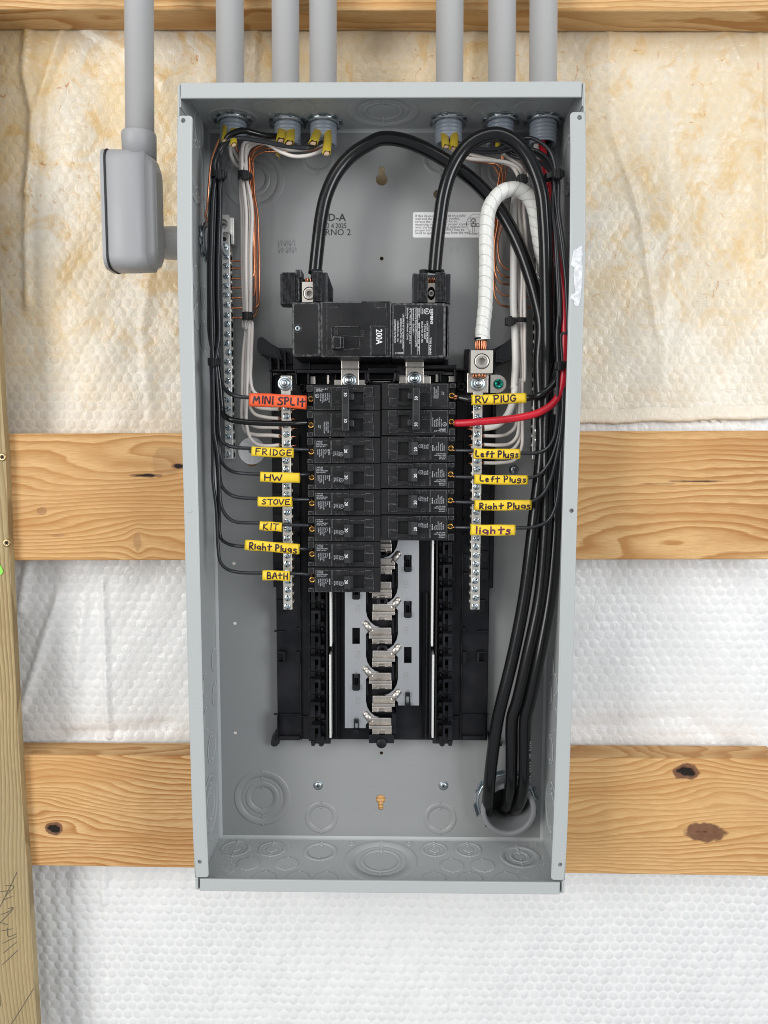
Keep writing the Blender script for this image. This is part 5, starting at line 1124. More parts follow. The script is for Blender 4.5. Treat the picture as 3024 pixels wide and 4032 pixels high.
for (x0,y0,x1,y1,cx_,cy_,r_) in ((185,228,310,392,246,322,6.3),(1205,238,1275,396,1240,322,6.3)):
    a = Q('zm', x0, y0, 66); b = Q('zm', x1, y1, 66); c = Q('zm', cx_, cy_, 66)
    mb = MB(); mb.prism([(a[0],b[1]),(b[0],b[1]),(b[0],a[1]),(a[0],a[1])], 40, 66, [circ(c[0],c[1],r_,28)] if x0 < 1000 else [[(c[0]+min(r_, b[0]-c[0]-.3)*math.cos(k_)*1., c[1]+r_*math.sin(k_)) for k_ in np.linspace(0,2*PI,25)[:-1]]]); mb.build('lug', M['alu'], t); set_screw(c, r_-.5 if x0 < 1000 else 3.2, 65.0, t, 'tin')

# ================================================================== CABLES AND WIRES
def fpts(segs):
    """segs: list of (frame, x, y, d)"""
    return [Q(*s) if isinstance(s[0], str) else s for s in segs]
def wire(name, pts, r, m, label, cat='wire', group=None, n=10, seg=9, extra=None):
    mb = MB(); mb.tube(fpts(pts), r, n, seg); 
    if extra is None: return tag(mb.build(name, M[m]), label, cat, group)
    a = np.array(mb.v); t = thing(name, label, cat, tuple(a[-1]), group); mb.build('insulation', M[m], t); extra(t); return t
def strands(t, a, b, r, n=7, wd=5., bend=0):
    mb = MB(); a = np.array(a); b = np.array(b); ax = b-a; u = np.cross(ax, (0,0,1)); u /= np.linalg.norm(u); v = np.cross(ax, u); v /= np.linalg.norm(v)
    for k in range(n):
        an = 2*PI*k/n+.3; o = (u*math.cos(an)+v*math.sin(an))*wd; mb.tube([tuple(a+o*.95), tuple((a+b)/2+o*1.08), tuple(b+o*.9)], r, 6, 3)
    mb.build('copper_strands', M['copper'], t)
# supply cable to the left lug
pA = [('z1',1030,1395,58),('z1',1050,1200,57),('z1',1075,1000,55),('z1',1110,850,54),('z1',1180,700,53),('z1',1285,578,52),('z1',1400,502,52),('z2',0,490,52),('z2',150,500,51),('z2',300,555,50),('z2',430,625,49),('z2',560,710,48),('z2',700,822,46),('z2',830,965,45),('z2',930,1120,45),('z2',1010,1285,46),('z2',1080,1480,47),('z2',1130,1660,48),('z2',1165,1850,49),
      ('zr',712,1500,49),('zr',722,1800,49),('z4',1262,900,48),('z6',600,0,46),('z6',575,200,45),('z6',540,500,46),('z6',475,1000,44),('z6',378,1500,42),('z6',280,1900,40),('z7',900,50,38),('z7',862,300,36),('z7',838,500,32),('z7',826,640,26),('z7',815,740,14),('z7',806,790,-14),('z7',800,800,-50)]
RC = 6.5
def exA(t): strands(t, Q('zm',246,200,54), Q('zm',246,236,54), .75, 8, 3.4)
tA = wire('supply_cable', pA, RC, 'black_gloss', 'thick black supply cable arching from the left lug down to the bottom right outlet', 'cable', None, 16, 10, exA)
pB = [('z2',388,1462,66),('z2',402,1300,67),('z2',425,1100,69),('z2',455,900,71),('z2',510,720,72),('z2',600,572,73),('z2',700,492,74),('z2',835,458,75),('z2',950,500,75),('z2',1050,600,75),('z2',1125,750,74),('z2',1168,900,73),('z2',1187,1100,72),('z2',1197,1300,71),('z2',1203,1600,66),('z2',1208,2000,61),('z4',1300,300,58),('z4',1298,600,53),('z4',1290,900,49),('z6',665,0,48),('z6',668,200,47),('z6',655,500,46),('z6',608,1000,45),('z6',505,1500,45),('z6',415,1900,42),('z7',1010,50,40),('z7',1004,300,38),('z7',1000,500,33),('z7',988,620,26),('z7',968,705,12),('z7',950,740,-14),('z7',930,760,-50)]
def exB(t): strands(t, Q('zm',1243,200,62), Q('zm',1243,240,60), .75, 8, 3.2)
tB = wire('supply_cable', pB, RC, 'black_gloss', 'thick black supply cable looping highest from the right lug down the right side', 'cable', None, 16, 10, exB)
# neutral: white tape above, black jacket below
pC = [('z4',832,165,54),('z2',738,1900,54),('z2',757,1700,54),('z2',766,1400,54),('z2',766,1180,54),('z2',790,990,54),('z2',868,885,53),('z2',965,856,51),('z2',1052,893,48),('z2',1108,980,45),('zr',692,110,41),('zr',722,300,39),('zr',770,520,37),('zr',830,760,38),('zr',868,1000,40),('zr',878,1300,42),('zr',872,1600,44),('zr',862,1900,46),('z4',1355,520,48),('z4',1350,700,46),('z4',1345,1000,43),('z6',745,60,42),('z6',752,250,42),('z6',742,500,42),('z6',695,1000,43),('z6',605,1500,46),('z6',522,1900,44),('z7',1112,50,43),('z7',1106,300,42),('z7',1104,500,38),('z7',1086,630,28),('z7',1050,725,14),('z7',1020,760,-14),('z7',990,780,-50)]
cp = catmull(fpts(pC), 10)
tC = thing('neutral_cable', 'thick neutral cable wrapped in white tape looping from the square neutral lug, black lower down', 'cable', Q('z4', 830, 165, 54))
cut = [i for i, p in enumerate(cp) if p[1] < Q('z4',1350,700,50)[1]][0]
mb = MB(); mb.tube(cp[cut-2:], RC+.1, 16, raw=True); mb.build('black_jacket', M['black_gloss'], tC)
# tape: overlapping spiral turns, each a slightly conical step
tp = cp[:cut]; L_ = [0.]
for a, b in zip(tp[:-1], tp[1:]): L_.append(L_[-1]+float(np.linalg.norm(b-a)))
def along(s): 
    s = max(0, min(L_[-1]-1e-3, s)); i = max(0, np.searchsorted(L_, s)-1); i = min(i, len(tp)-2); f = (s-L_[i])/max(1e-6, L_[i+1]-L_[i]); return tp[i]+(tp[i+1]-tp[i])*f
pitch_ = 9.2; NS = int(L_[-1]/.5); n_ = 28; vs = []; mis = []
u = np.array((1.,0,0)); prev = None
for i in range(NS+1):
    s = L_[-1]*i/NS; p = along(s); t_ = along(s+1.2)-along(s-1.2); t_ /= np.linalg.norm(t_); u = u-np.dot(u,t_)*t_; u /= np.linalg.norm(u); v = np.cross(t_, u)
    for k in range(n_):
        a = 2*PI*k/n_; ph = ((s+1.6*math.sin(s*.05)+4.6*math.sin(a+.8))/pitch_) % 1
        r = RC+.5+.20*ph+.08*math.sin(s*.31+a*2)+.06*math.sin(s*.9+a*5)
        vs.append(tuple(p+r*(math.cos(a)*u+math.sin(a)*v))); mis.append(ph)
fs = [(i*n_+k, i*n_+(k+1)%n_, (i+1)*n_+(k+1)%n_, (i+1)*n_+k) for i in range(NS) for k in range(n_)]
mb = MB(); mb.add(vs, fs, 0, True); mb.m = [1 if mis[f[0]] < .10 else 0 for f in fs]
mb.build('white_tape_wrap', [M['tape'], M['tape_edge']], tC)
mb = MB(); a_ = Q('z4', 818, 163, 54); mb.tube([a_, tuple(np.array(a_)+np.array((0,2.,0)))], RC+.2, 18); mb.build('cut_end', M['black_gloss'], tC)
strands(tC, tuple(np.array(a_)), Q('z4', 816, 240, 54), .95, 13, 4.7); strands(tC, Q('z4', 806, 402, 50), Q('z4', 806, 440, 50), 1.0, 11, 5.6)
mb = MB()                                                    # surface print on the third cable
txt = 'SUN RES FOR CT USE 600V OR RHW'
cc = [p for p in catmull(fpts(pC[27:32]), 14)]
def place_on(cc, s_, off_side, size, mb, start):
    acc = [0.]
    for a, b in zip(cc[:-1], cc[1:]): acc.append(acc[-1]+float(np.linalg.norm(b-a)))
    pos = start
    for ch in s_:
        if ch != ' ' and pos < acc[-1]-1:
            i = min(len(cc)-2, max(0, int(np.searchsorted(acc, pos))-1)); p = cc[i]+(cc[i+1]-cc[i])*(pos-acc[i])/max(1e-6, acc[i+1]-acc[i])
            t_ = cc[i+1]-cc[i]; t_ = t_/np.linalg.norm(t_); tw = np.array((0,0,1.)); x = -t_; nrm = tw-np.dot(tw,t_)*t_; nrm /= np.linalg.norm(nrm); side = np.cross(nrm, x)
            side *= 1; nr = nrm*math.cos(off_side)+side*math.sin(off_side)*-1; sd = np.cross(nr, x)
            vv, ff, a_, b_ = text_shape(ch, .0); mb.add([tuple(p+x*(vx*size)+sd*(vy*size-size*.35)+nr*(RC+.25)) for vx, vy in vv], ff)
        pos += size*.8 if ch != ' ' else size*.7
cc = cc[::-1]; cc = [c for c in cc]
# the text reads upward
def place_up(cc, s_, side_ang, size, mb, start):
    acc = [0.]
    for a, b in zip(cc[:-1], cc[1:]): acc.append(acc[-1]+float(np.linalg.norm(b-a)))
    pos = start
    for ch in s_:
        if ch != ' ' and pos < acc[-1]-1:
            i = min(len(cc)-2, max(0, int(np.searchsorted(acc, pos))-1)); p = cc[i]+(cc[i+1]-cc[i])*(pos-acc[i])/max(1e-6, acc[i+1]-acc[i])
            x = cc[i+1]-cc[i]; x = x/np.linalg.norm(x); tw = np.array((math.sin(side_ang),0,math.cos(side_ang))); nrm = tw-np.dot(tw,x)*x; nrm /= np.linalg.norm(nrm); sd = np.cross(nrm, x)
            vv, ff, a_, b_ = text_shape(ch, .0); mb.add([tuple(p+x*(vx*size)+sd*(vy*size-size*.35)+nrm*(RC+.28)) for vx, vy in vv], ff)
        pos += size*.8 if ch != ' ' else size*.6
place_up(cc, txt, .75, 4.0, mb, 2)
mb.build('cable_printing', M['grey_ink'], tC)

# branch wires, left side --------------------------------------------------------
GL = 'black branch wires on the left'
DT = 52.
def term_x(f, x, y, d=50): return (f, x, y, d)
def hub_end(i): x, d = hubs[i]; return (x, d)
RW = 1.75
def from_hub(i, dx, dd, up=True):
    x, d = hubs[i]; return [(x+dx*.6, HZ+6, d+dd*.5), (x+dx, HZ-24, d+dd)]
names = [('MINI SPLIT', [(330,490),(368,555),(430,592),(545,607)], (545,607,975,640,'orange'), 1.95),
         ('taped', [(338,700),(352,742),(400,772),(500,790)], None, 2.9),
         ('FRIDGE', [(330,925),(378,968),(450,985),(560,992)], None, RW), ('HW', [(330,1080),(362,1132),(420,1168),(520,1182),(630,1187)], None, RW),
         ('STOVE', [(326,1250),(358,1310),(430,1355),(600,1372)], None, RW), ('KIT', [(328,1420),(366,1500),(430,1545),(620,1557)], None, RW),
         ('RP', [(325,1665),(362,1705),(430,1728),(510,1735)], None, RW), ('BATH', [(308,1770),(322,1850),(368,1902),(460,1930),(640,1936)], None, RW)]
ends = [[(760,615),(985,608)], [(700,802),(850,803),(985,796)], [(720,998),(890,998),(1000,1000)], [(780,1190),(930,1190),(1005,1186)], [(740,1378),(870,1378),(1005,1378)], [(710,1565),(800,1570),(1005,1574)], [(700,1745),(920,1752),(1005,1752)], [(750,1938),(850,1937),(1008,1945)]]
# positions of each wire inside the bundle: (zl x at the tie, zg x offsets)
hubsrc = [0,1,0,0,1,1,2,2]
rowx = [(370,470),(345,440),(385,555),(400,565),(360,490),(352,460),(376,520),(390,540)]
lbs = {'MINI SPLIT':'black wire curving off the left bundle into the orange MINI SPLIT sleeve','taped':'fatter black taped wire below the orange sleeve','FRIDGE':'black wire running through the yellow FRIDGE sleeve','HW':'black wire running through the yellow HW sleeve','STOVE':'black wire running through the yellow STOVE sleeve','KIT':'black wire running through the yellow KIT sleeve','RP':'black wire running through the left hand Right Plugs sleeve','BATH':'black wire running through the yellow BATH sleeve, lowest on the left'}
for i, (nm, peel, lab_, r) in enumerate(names):
    h = hubsrc[i]; x, d = hubs[h]; dj = (i*7 % 5-2)*1.3; db = 50+(i % 3)*3.6; pts = []
    pts += [(x+dj, HZ+8, d+dj*.6), (x+dj*1.2, HZ-21, d+2+dj)]
    if h == 0: pts += [('zl',470+dj*5,560,40+dj), ('zl',420+dj*3,650,46)]
    elif h == 1: pts += [('zl',925,562+dj*4,35),('zl',830,560+dj*4,42),('zl',700,528+dj*4,50),('zl',600,508+dj*4,54),('zl',500,545,54),('zl',420,640,52)]
    else: pts += [('zl',1330,620,36),('zl',1230,662+dj*3,48),('zl',1020,648+dj*4,52),('zl',800,605+dj*4,54),('zl',600,578+dj*3,55),('zl',490,590,54),('zl',420,680,52)]
    zlx, zgx = rowx[i]
    pts += [('zl',zlx-4,820,db),('zl',zlx,930,db),('zg',zgx+14,150,db),('zg',zgx-2,600,db),('zg',zgx-12,1000,db),('zg',zgx-10,1500,db),('zg',zgx,1950,db)]
    x0 = {0:262,1:292,2:288,3:300,4:276,5:268,6:283,7:255}[i]
    pts += [('z3',x0,330,db)]
    y1 = peel[0][1]; yy = 480
    while yy < y1-150: pts.append(('z3', x0+(peel[0][0]-12-x0)*min(1,(yy-330)/max(1,y1-480)) if yy > y1-450 else x0+8*(yy-330)/600, yy, db)); yy += 190
    ks = np.linspace(0, 1, len(peel))
    pts += [('z3', px, py, db+(62-db)*min(1,k*1.15)-1.2*(k>.8)) for (px, py), k in zip(peel, ks)]
    e = ends[i]; pts += [('z3', *e[0], 60.8)]+[('z3', *q, 60.8) for q in e[1:-1]]+[('z3', *e[-1], 54)]
    def ex(t, e=e, r=r):
        mb = MB(); a = Q('z3', e[-1][0]-2, e[-1][1], 54); b = Q('z3', e[-1][0]+22, e[-1][1]+4, 52); mb.tube([a, b], .9, 8); mb.build('copper_end', M['copper'], t)
    wire('branch_wire', pts, r, 'black_gloss' if nm == 'taped' else 'black_wire', lbs[nm], 'wire', GL, 8, 7, ex)
# white wires, left
GW = 'white neutral wires on the left'
wl = [(0,[(500,740,24),(545,820,22)],(600,850),(620,1600),[(520,35),(497,300),(490,600),(487,760),(512,860),(590,888),(700,892),(770,898)]),
      (1,[(900,590,34),(760,575,38),(640,595,38),(598,680,34)],(598,850),(900,1600),[(530,35),(520,300),(512,700),(525,785),(590,825),(700,832),(770,834)]),
      (2,[(1345,690,40),(1240,735,46),(1090,748,48),(960,705,46),(850,640,44),(720,600,40),(620,620,38)],(610,850),(930,1600),[(538,35),(532,300),(524,600),(520,800),(545,905),(600,960),(680,972),(770,966)]),
      (1,[(980,600,30),(860,625,34),(740,625,34),(660,680,30)],(636,850),(950,1600),[(548,35),(545,300),(540,640),(580,728),(680,757),(765,764)]),
      (2,[(1300,650,34),(1120,690,38),(930,668,38),(760,610,36),(650,640,34)],(650,850),(965,1600),[(556,35),(552,300),(548,600),(590,672),(690,692),(765,693)]),
      (0,[(520,660,26),(560,760,24)],(640,850),(980,1600),[(562,35),(556,300),(552,470),(575,560),(640,600),(765,622)])]
for i, (h, top, tie, t2, bot) in enumerate(wl):
    x, d = hubs[h]; dz = (i % 3)*2.6; dj = (i-2.5)*1.1
    mid = [940, 945, 960, 975, 985, 905][i]
    lo = (887+i*16.5) 
    pts = [(x+dj, HZ+6, d), (x+dj, HZ-22, d+1)]+[('zl',a,b,c) for a, b, c in top]+[('zl',tie[0]-12,tie[1],24+dz),('zl',tie[0]-8,930,24+dz),('zl',588+i*17,1100,23+dz),('zg',862+i*27,300,22+dz),('zg',868+i*22,800,21+dz),('zg',872+i*21,1200,21+dz),('zg',lo+6,1600,21+dz),('zg',lo,1700,21+dz),('zg',lo-4,1850,21+dz)]
    n = len(bot); pts += [('z3', a, b, 22+dz+(40-22-dz)*max(0,(k-n+4)/3.)) for k, (a, b) in enumerate(bot)]
    e = bot[-1]
    def ex(t, e=e):
        a = Q('z3', e[0]-2, e[1], 40); b = Q('z3', e[0]+135, e[1]+6, 40); mb = MB(); mb.tube([a, b], .95, 8); mb.build('copper_end', M['copper'], t)
    wire('neutral_wire', pts, 1.8 if i else 2.0, 'white_wire', ['white wire outermost left in the left white bundle','white wire passing behind the taped black wire','white wire dipping lowest below the third conduit end, feeding the lowest used screw','white wire entering the left neutral bar just above the taped black wire','white wire tucked directly under the orange sleeve','white wire ending hidden behind the orange sleeve'][i], 'wire', GW, 8, 8, ex)
# bare coppers, left
GC = 'bare copper ground wires on the left'
rows = [945,1045,1180,1305,1440,1575,1705]
cps = [(0,1012,'top'),(0,1025,''),(1,1040,''),(1,1058,''),(2,1072,''),(2,1088,''),(1,1056,'')]
ordw = ['uppermost','second','third','fourth','fifth','sixth','lowest']
for i, y in enumerate(rows):
    h = [0,0,1,1,2,2,1][i]; x, d = hubs[h]; xv = [1005,1012,1020,1042,1030,1090,1052][i]; dz = 12+(i % 3)*1.8
    if h == 0: top = [('zl',545,660,30),('zl',600,760,22)]
    elif h == 1: top = [('zl',930,605,26),('zl',800,640,24),('zl',720,665+(i%2)*14,22),('zl',672,740,18)]
    else: top = [('zl',1290,680,30),('zl',1150,693,32),('zl',960,688+(i-4)*18,28),('zl',800,(672,708)[i-4],24),('zl',720,(700,750)[i-4],20),('zl',(680,700)[i-4],800,17)]
    pts = [(x+2, HZ+5, d-2), (x+2, HZ-22, d-1)]+top+[('zl',(655,662,668,676,684,706,692)[i],900,dz),('zl',(672,678,686,694,700,716,706)[i],1100,dz),('zg',xv-22,300,dz),('zg',xv-6,700,dz)]
    if y > 1100: pts.append(('zg', xv, (y+700)/2, dz))
    if y > 1000: pts.append(('zg', xv, y-110, dz))
    pts += [('zg', xv-8, y-45, dz), ('zg', xv-45, y-12, dz+.5), ('zg', 900, y-5, 14), ('zg', 760, y, 14), ('zg', 690, y, 14)]
    wire('ground_wire', pts, 1.05, 'copper', 'bare copper wire entering the left ground bar at the '+ordw[i]+' used hole', 'wire', GC, 8, 8)
wire('ground_wire', [(hubs[0][0]-4, HZ+5, hubs[0][1]), (hubs[0][0]-5, HZ-22, hubs[0][1]), ('zl',410,570,30),('zl',350,680,28),('zl',308,820,25),('zl',290,1000,22),('zl',278,1170,20),('zg',395,230,18),('zg',378,340,16),('zg',410,440,12),('zg',480,700,10),('zg',530,1000,10),('zg',560,1400,12)], 1.1, 'copper', 'single bare copper wire bowing out against the left wall of the box', 'wire')

# right side -----------------------------------------------------------------
hx = hubs
def H(i, dx=0, dd=0, z=-22): return (hx[i][0]+dx, HZ+z, hx[i][1]+dd)
# thick red and black of the RV circuit
def ex_red(t): 
    mb = MB(); 
    for k in range(6): an = k; mb.tube([tuple(np.array(Q('z4',634,768,55))+np.array((0,1.2*math.cos(an),1.2*math.sin(an)))), tuple(np.array(Q('z4',600,770,52))+np.array((0,1.9*math.cos(an),1.6*math.sin(an))))], .5, 6)
    mb.build('copper_strands', M['copper'], t)
wire('branch_wire', [H(5,-2,3,8), H(5,-2,5), ('z2',1178,600,44),('z2',1200,740,48),('z2',1222,950,52),('z2',1245,1200,56),('zr',912,520,64),('zr',940,700,68),('zr',962,900,72),('zr',970,1150,74),('zr',962,1450,74),('zr',952,1680,74),('z4',1392,540,72),('z4',1345,620,73),('z4',1250,685,72),('z4',1120,722,70),('z4',950,745,66),('z4',800,758,62),('z4',700,766,58),('z4',632,768,55)], 3.6, 'red_wire', 'thick red wire running down the right side and across to the 50 breaker', 'wire', None, 14, 9, ex_red)
def ex_blk(t):
    mb = MB(); 
    for k in range(6): an = k; mb.tube([tuple(np.array(Q('z4',655,580,55))+np.array((0,1.2*math.cos(an),1.2*math.sin(an)))), tuple(np.array(Q('z4',605,578,52))+np.array((0,2.4*math.cos(an+.4),1.8*math.sin(an))))], .5, 6)
    mb.build('copper_strands', M['copper'], t)
wire('branch_wire', [H(5,4,2,8), H(5,5,3), ('z2',1222,600,40),('z2',1236,760,44),('z2',1240,1000,46),('z2',1262,1300,50),('zr',892,800,54),('zr',900,1200,58),('zr',900,1500,62),('zr',880,1640,66),('z4',1368,440,69),('z4',1320,510,71),('z4',1240,565,70),('z4',1165,582,61.5),('z4',1100,588,61),('z4',950,592,61),('z4',750,598,61),('z4',655,580,56)], 3.3, 'black_gloss', 'thick black wire running through the RV PLUG sleeve to the 50 breaker', 'wire', None, 14, 9, ex_blk)
GR = 'black branch wires on the right'
rw = [(3,[('z2',520,515,40),('z2',640,575,42),('z2',850,590,44),('z2',1000,560,44),('z2',1120,575,50),('z2',1215,640,58)],1268,[(1240,1000),(1262,1200),(1280,1500),(1290,1750)],905,[(1375,300),(1372,560),(1368,760),(1340,890),(1290,955),(1200,985),(1100,984)],(765,968),'upper Left Plugs'),
      (3,[('z2',560,520,42),('z2',660,560,44),('z2',860,560,46),('z2',1050,485,50),('z2',1130,500,55),('z2',1225,580,62)],1280,[(1248,1000),(1272,1200),(1292,1500),(1302,1800)],930,[(1388,300),(1386,600),(1384,830),(1352,960),(1310,1060),(1240,1140),(1157,1165)],(768,1160),'lower Left Plugs'),
      (4,[('z2',880,550,34),('z2',960,620,40),('z2',1100,640,50),('z2',1190,690,58)],1255,[(1275,1000),(1318,1300),(1348,1600),(1358,1900)],918,[(1408,300),(1415,600),(1392,870),(1355,1060),(1322,1180),(1260,1290),(1185,1335)],(770,1342),'right hand Right Plugs'),
      (4,[('z2',900,540,30),('z2',1010,600,38),('z2',1120,600,46),('z2',1200,660,54)],1290,[(1290,1000),(1330,1300),(1345,1600),(1352,1900)],940,[(1420,300),(1425,600),(1405,900),(1388,1180),(1352,1395),(1300,1478),(1200,1520),(1066,1528)],(742,1526),'lights')]
for i, (h, top, tx, mid, zx, bot, endp, nm) in enumerate(rw):
    d = [78,74,76,70][i]
    pts = [H(h,i,0,6), H(h,i,2)]+top+[('z2',tx-8,760,66)]+[('z2',a,b,68+(k*3)) for k, (a, b) in enumerate(mid)]+[('z4',bot[0][0]-4,120,d)]
    n = len(bot); pts += [('z4',a,b,d+(61-d)*min(1,k/(n-2))) for k, (a, b) in enumerate(bot)]+[('z4',bot[-1][0]-40,bot[-1][1]+2,60.8),('z4',endp[0],endp[1],60.8),('z4',628,endp[1]-3,55)]
    def ex(t, y=endp[1]-3):
        mb = MB(); mb.tube([Q('z4',632,y,55), Q('z4',600,y,52)], .9, 8); mb.build('copper_end', M['copper'], t)
    wire('branch_wire', pts, RW, 'black_wire', 'thin black wire curving off the right bundle through the '+nm+' sleeve', 'wire', GR, 8, 8, ex)
# two more blacks that stay high and dive behind (spares of the outgoing cables)
# whites right
GWR = 'white neutral wires on the right'
def ex_w(e):
    def f(t):
        a = Q('z4', e[0]+2, e[1], 40); b = Q('z4', e[0]-112, e[1]+4, 40); mb = MB(); mb.tube([a, b], .95, 8); mb.build('copper_end', M['copper'], t)
    return f
wr = [(3,[('z2',560,570,34),('z2',640,600,36),('z2',850,655,38),('z2',950,690,38),('z2',1000,770,36)],[('zt',905,1180),('zr',500,300),('zr',500,700),('zr',510,950),('zr',500,1300),('zr',520,1700)],[(1088,450),(1082,700),(1062,800),(1010,845),(940,860),(838,858)],'second from the left in the right white bundle, ending above the Left Plugs sleeves'),
      (3,[('z2',540,590,36),('z2',620,630,38),('z2',800,650,40),('z2',920,665,40),('z2',1010,720,38)],[('zt',930,1180),('zr',530,300),('zr',535,700),('zr',525,950),('zr',530,1300),('zr',538,1700)],[(1100,450),(1096,700),(1080,860),(1030,915),(940,927),(838,922)],'ending at the screw just above the upper Left Plugs sleeve'),
      (4,[('z2',860,570,30),('z2',930,630,34),('z2',1020,700,36)],[('zt',955,1180),('zr',550,300),('zr',560,700),('zr',545,950),('zr',550,1300),('zr',548,1700)],[(1112,450),(1108,750),(1090,900),(1050,955),(940,985),(838,986)],'vanishing behind the upper Left Plugs sleeve'),
      (4,[('z2',900,570,28),('z2',980,640,32),('z2',1035,720,34)],[('zt',975,1180),('zr',575,300),('zr',560,700),('zr',562,950),('zr',562,1300),('zr',556,1700)],[(1122,450),(1120,750),(1112,950),(1060,1035),(950,1055),(838,1055)],'ending between the two Left Plugs sleeves')]
for i, (h, top, mid, bot, nm) in enumerate(wr):
    dz = 26+(i % 2)*3; n = len(bot)
    pts = [H(h,i-2,0,6), H(h,i-2,1)]+top+[('z2',1015+i*10,800,30)]+[(f,a,b,dz) for f, a, b in mid]+[('z4',a,b,dz+(40-dz)*max(0,(k-n+3)/2.)) for k, (a, b) in enumerate(bot)]
    wire('neutral_wire', pts, 1.8, 'white_wire', 'thin white wire '+nm.replace('second from the left in the right white bundle, ',''), 'wire', GWR, 8, 8, ex_w(bot[-1]))
def ex_wt(t):
    mb = MB(); 
    for k in range(7):
        an = k*.9; a = np.array(Q('z4',838,800,40)); b = np.array(Q('z4',716,800,40)); o_ = np.array((0,1.5*math.cos(an),1.5*math.sin(an))); mb.tube([tuple(a+o_), tuple(b+o_*1.4)], .5, 6)
    mb.build('copper_strands', M['copper'], t)
wire('neutral_wire', [H(5,-4,-3,6), H(5,-5,-2), ('z2',1120,700,30),('z2',1020,800,28),('zt',890,1180,30),('zr',452,300,31),('zr',448,600,32),('zr',446,900,32),('zr',462,1200,32),('zr',468,1500,33),('zr',456,1780,34),('z4',1066,500,34),('z4',1050,610,35),('z4',1005,715,36),('z4',930,780,38),('z4',838,800,40)], 3.7, 'white_thick', 'thick bright white wire leading the right bundle, ending under the red wire', 'wire', None, 12, 9, ex_wt)
GCR = 'bare copper ground wires on the right'
cr = [(3,[('z2',600,632,26),('z2',720,655,24),('z2',810,680,20),('z2',848,740,18)],(868,820),550),(3,[('z2',640,640,28),('z2',760,665,26),('z2',860,690,22),('z2',884,760,19)],(882,830),630),(4,[('z2',880,640,24),('z2',860,760,18)],(848,840),705),(4,[('z2',890,650,24),('z2',868,760,16)],(850,850),820),(5,[('z2',1000,660,20),('z2',915,700,18),('z2',895,800,16)],(838,860),930)]
for i, (h, top, p1, y) in enumerate(cr):
    dz = 14+(i % 3)*1.6; xs_ = [290,262,252,250,246][i]
    pts = [H(h,0,-2,5), H(h,0,-2)]+top+[('z2',p1[0],p1[1],dz),('zr',[330,300,285,265,250][i],80,dz),('zr',xs_+2,(250,260,280,300,300)[i],dz)]
    if y-140 > 420: pts.append(('zr', xs_, y-190, dz))
    pts += [('zr',xs_+6,y-130,dz),('zr',xs_+34,y-56,dz),('zr',xs_+80,y-14,dz),('zr',415,y,14),('zr',560,y+5,14),('zr',660,y+6,14)]
    wire('ground_wire', pts, 1.05, 'copper', 'bare copper wire curving to the right ground bar, '+['uppermost','second','third','fourth','lowest'][i]+' of the five', 'wire', GCR, 8, 8)
# yellow cable jackets hanging out of the conduit ends
GJ = 'torn yellow cable jackets hanging from the conduit ends'
def jacket(f, pts, wd, label, d, cut=2.5, sg=1, thick=.42, paper=False):
    xq = Q(f, *pts[0], d[0])[0]; hd = min(hubs, key=lambda h_: abs(h_[0]-xq))[1]
    if pts[0][1] < 600: d = (hd+2, min(d[1], hd+15), d[2]+4)
    q = [Q(f, x, y, dd) for (x, y), dd in zip(pts, d)]; t = thing('cable_jacket', label, 'cable jacket', q[-1], GJ)
    cm = catmull(q, 6); mb = MB(); n_ = 10; vs = []
    for i, p in enumerate(cm):
        t_ = cm[min(i+1,len(cm)-1)]-cm[max(0,i-1)]; t_ = t_/np.linalg.norm(t_); u = np.cross(t_, (0,0,1.)); u /= np.linalg.norm(u); v = np.cross(u, t_); fl = i/(len(cm)-1)
        for k in range(n_):
            a = 2*PI*k/n_; rr = wd*.84*(1+.18*fl); off = t_*((cut*(math.sin(a*2+1)+.8*math.sin(a*5+wd))*1.1) if i == len(cm)-1 else 0)
            vs.append(tuple(p+off+u*math.cos(a)*rr+v*math.sin(a)*rr*thick))
    m = len(cm); mb.add(vs, [(i*n_+k, i*n_+(k+1)%n_, (i+1)*n_+(k+1)%n_, (i+1)*n_+k) for i in range(m-1) for k in range(n_)], 0, True); mb.build('sheath', M['yellow'], t)
    mb = MB(); mb.tube([tuple(cm[-2]), tuple(cm[-1]+(cm[-1]-cm[-2])*.5)], wd*.62, 8, flat=.3); mb.build('paper_filler', M['paper'], t)
jk = [('zl',[(440,400),(436,500),(430,600)],2.6,'narrow yellow jacket at the left in the first conduit end',(36,46,52)),('zl',[(505,400),(515,520),(522,640)],3.4,'yellow jacket cut square at the front of the first conduit end',(36,52,62)),
      ('zl',[(985,440),(968,530),(958,600)],4.6,'broad yellow jacket at the left in the second conduit end',(28,38,44)),('zl',[(1045,440),(1050,540),(1038,625)],5.0,'broad yellow jacket at the right in the second conduit end',(28,42,50)),('zl',[(960,640),(950,690),(932,742)],2.4,'thin yellow strip poking out below the second conduit end',(26,26,27)),
      ('zl',[(1335,440),(1295,540),(1262,625)],4.6,'wide yellow jacket leaning left from the third conduit end',(28,42,50)),('zl',[(1390,430),(1400,560),(1388,720)],4.2,'long yellow jacket hanging straight from the third conduit end',(30,46,58)),
      ('zt',[(225,480),(240,580),(252,660)],4.0,'left yellow jacket in the fourth conduit end',(30,42,48)),('zt',[(320,470),(330,580),(320,680)],4.4,'right yellow jacket in the fourth conduit end',(28,40,46)),
      ('zt',[(730,560),(736,620),(738,670)],2.8,'left yellow jacket seen through the cable loop under the fifth conduit end',(26,27,28)),('zt',[(825,560),(825,620),(830,680)],3.6,'right yellow jacket seen through the cable loop under the fifth conduit end',(26,27,28))]
for f, p, wd, l, d in jk: jacket(f, p, wd, l, d)

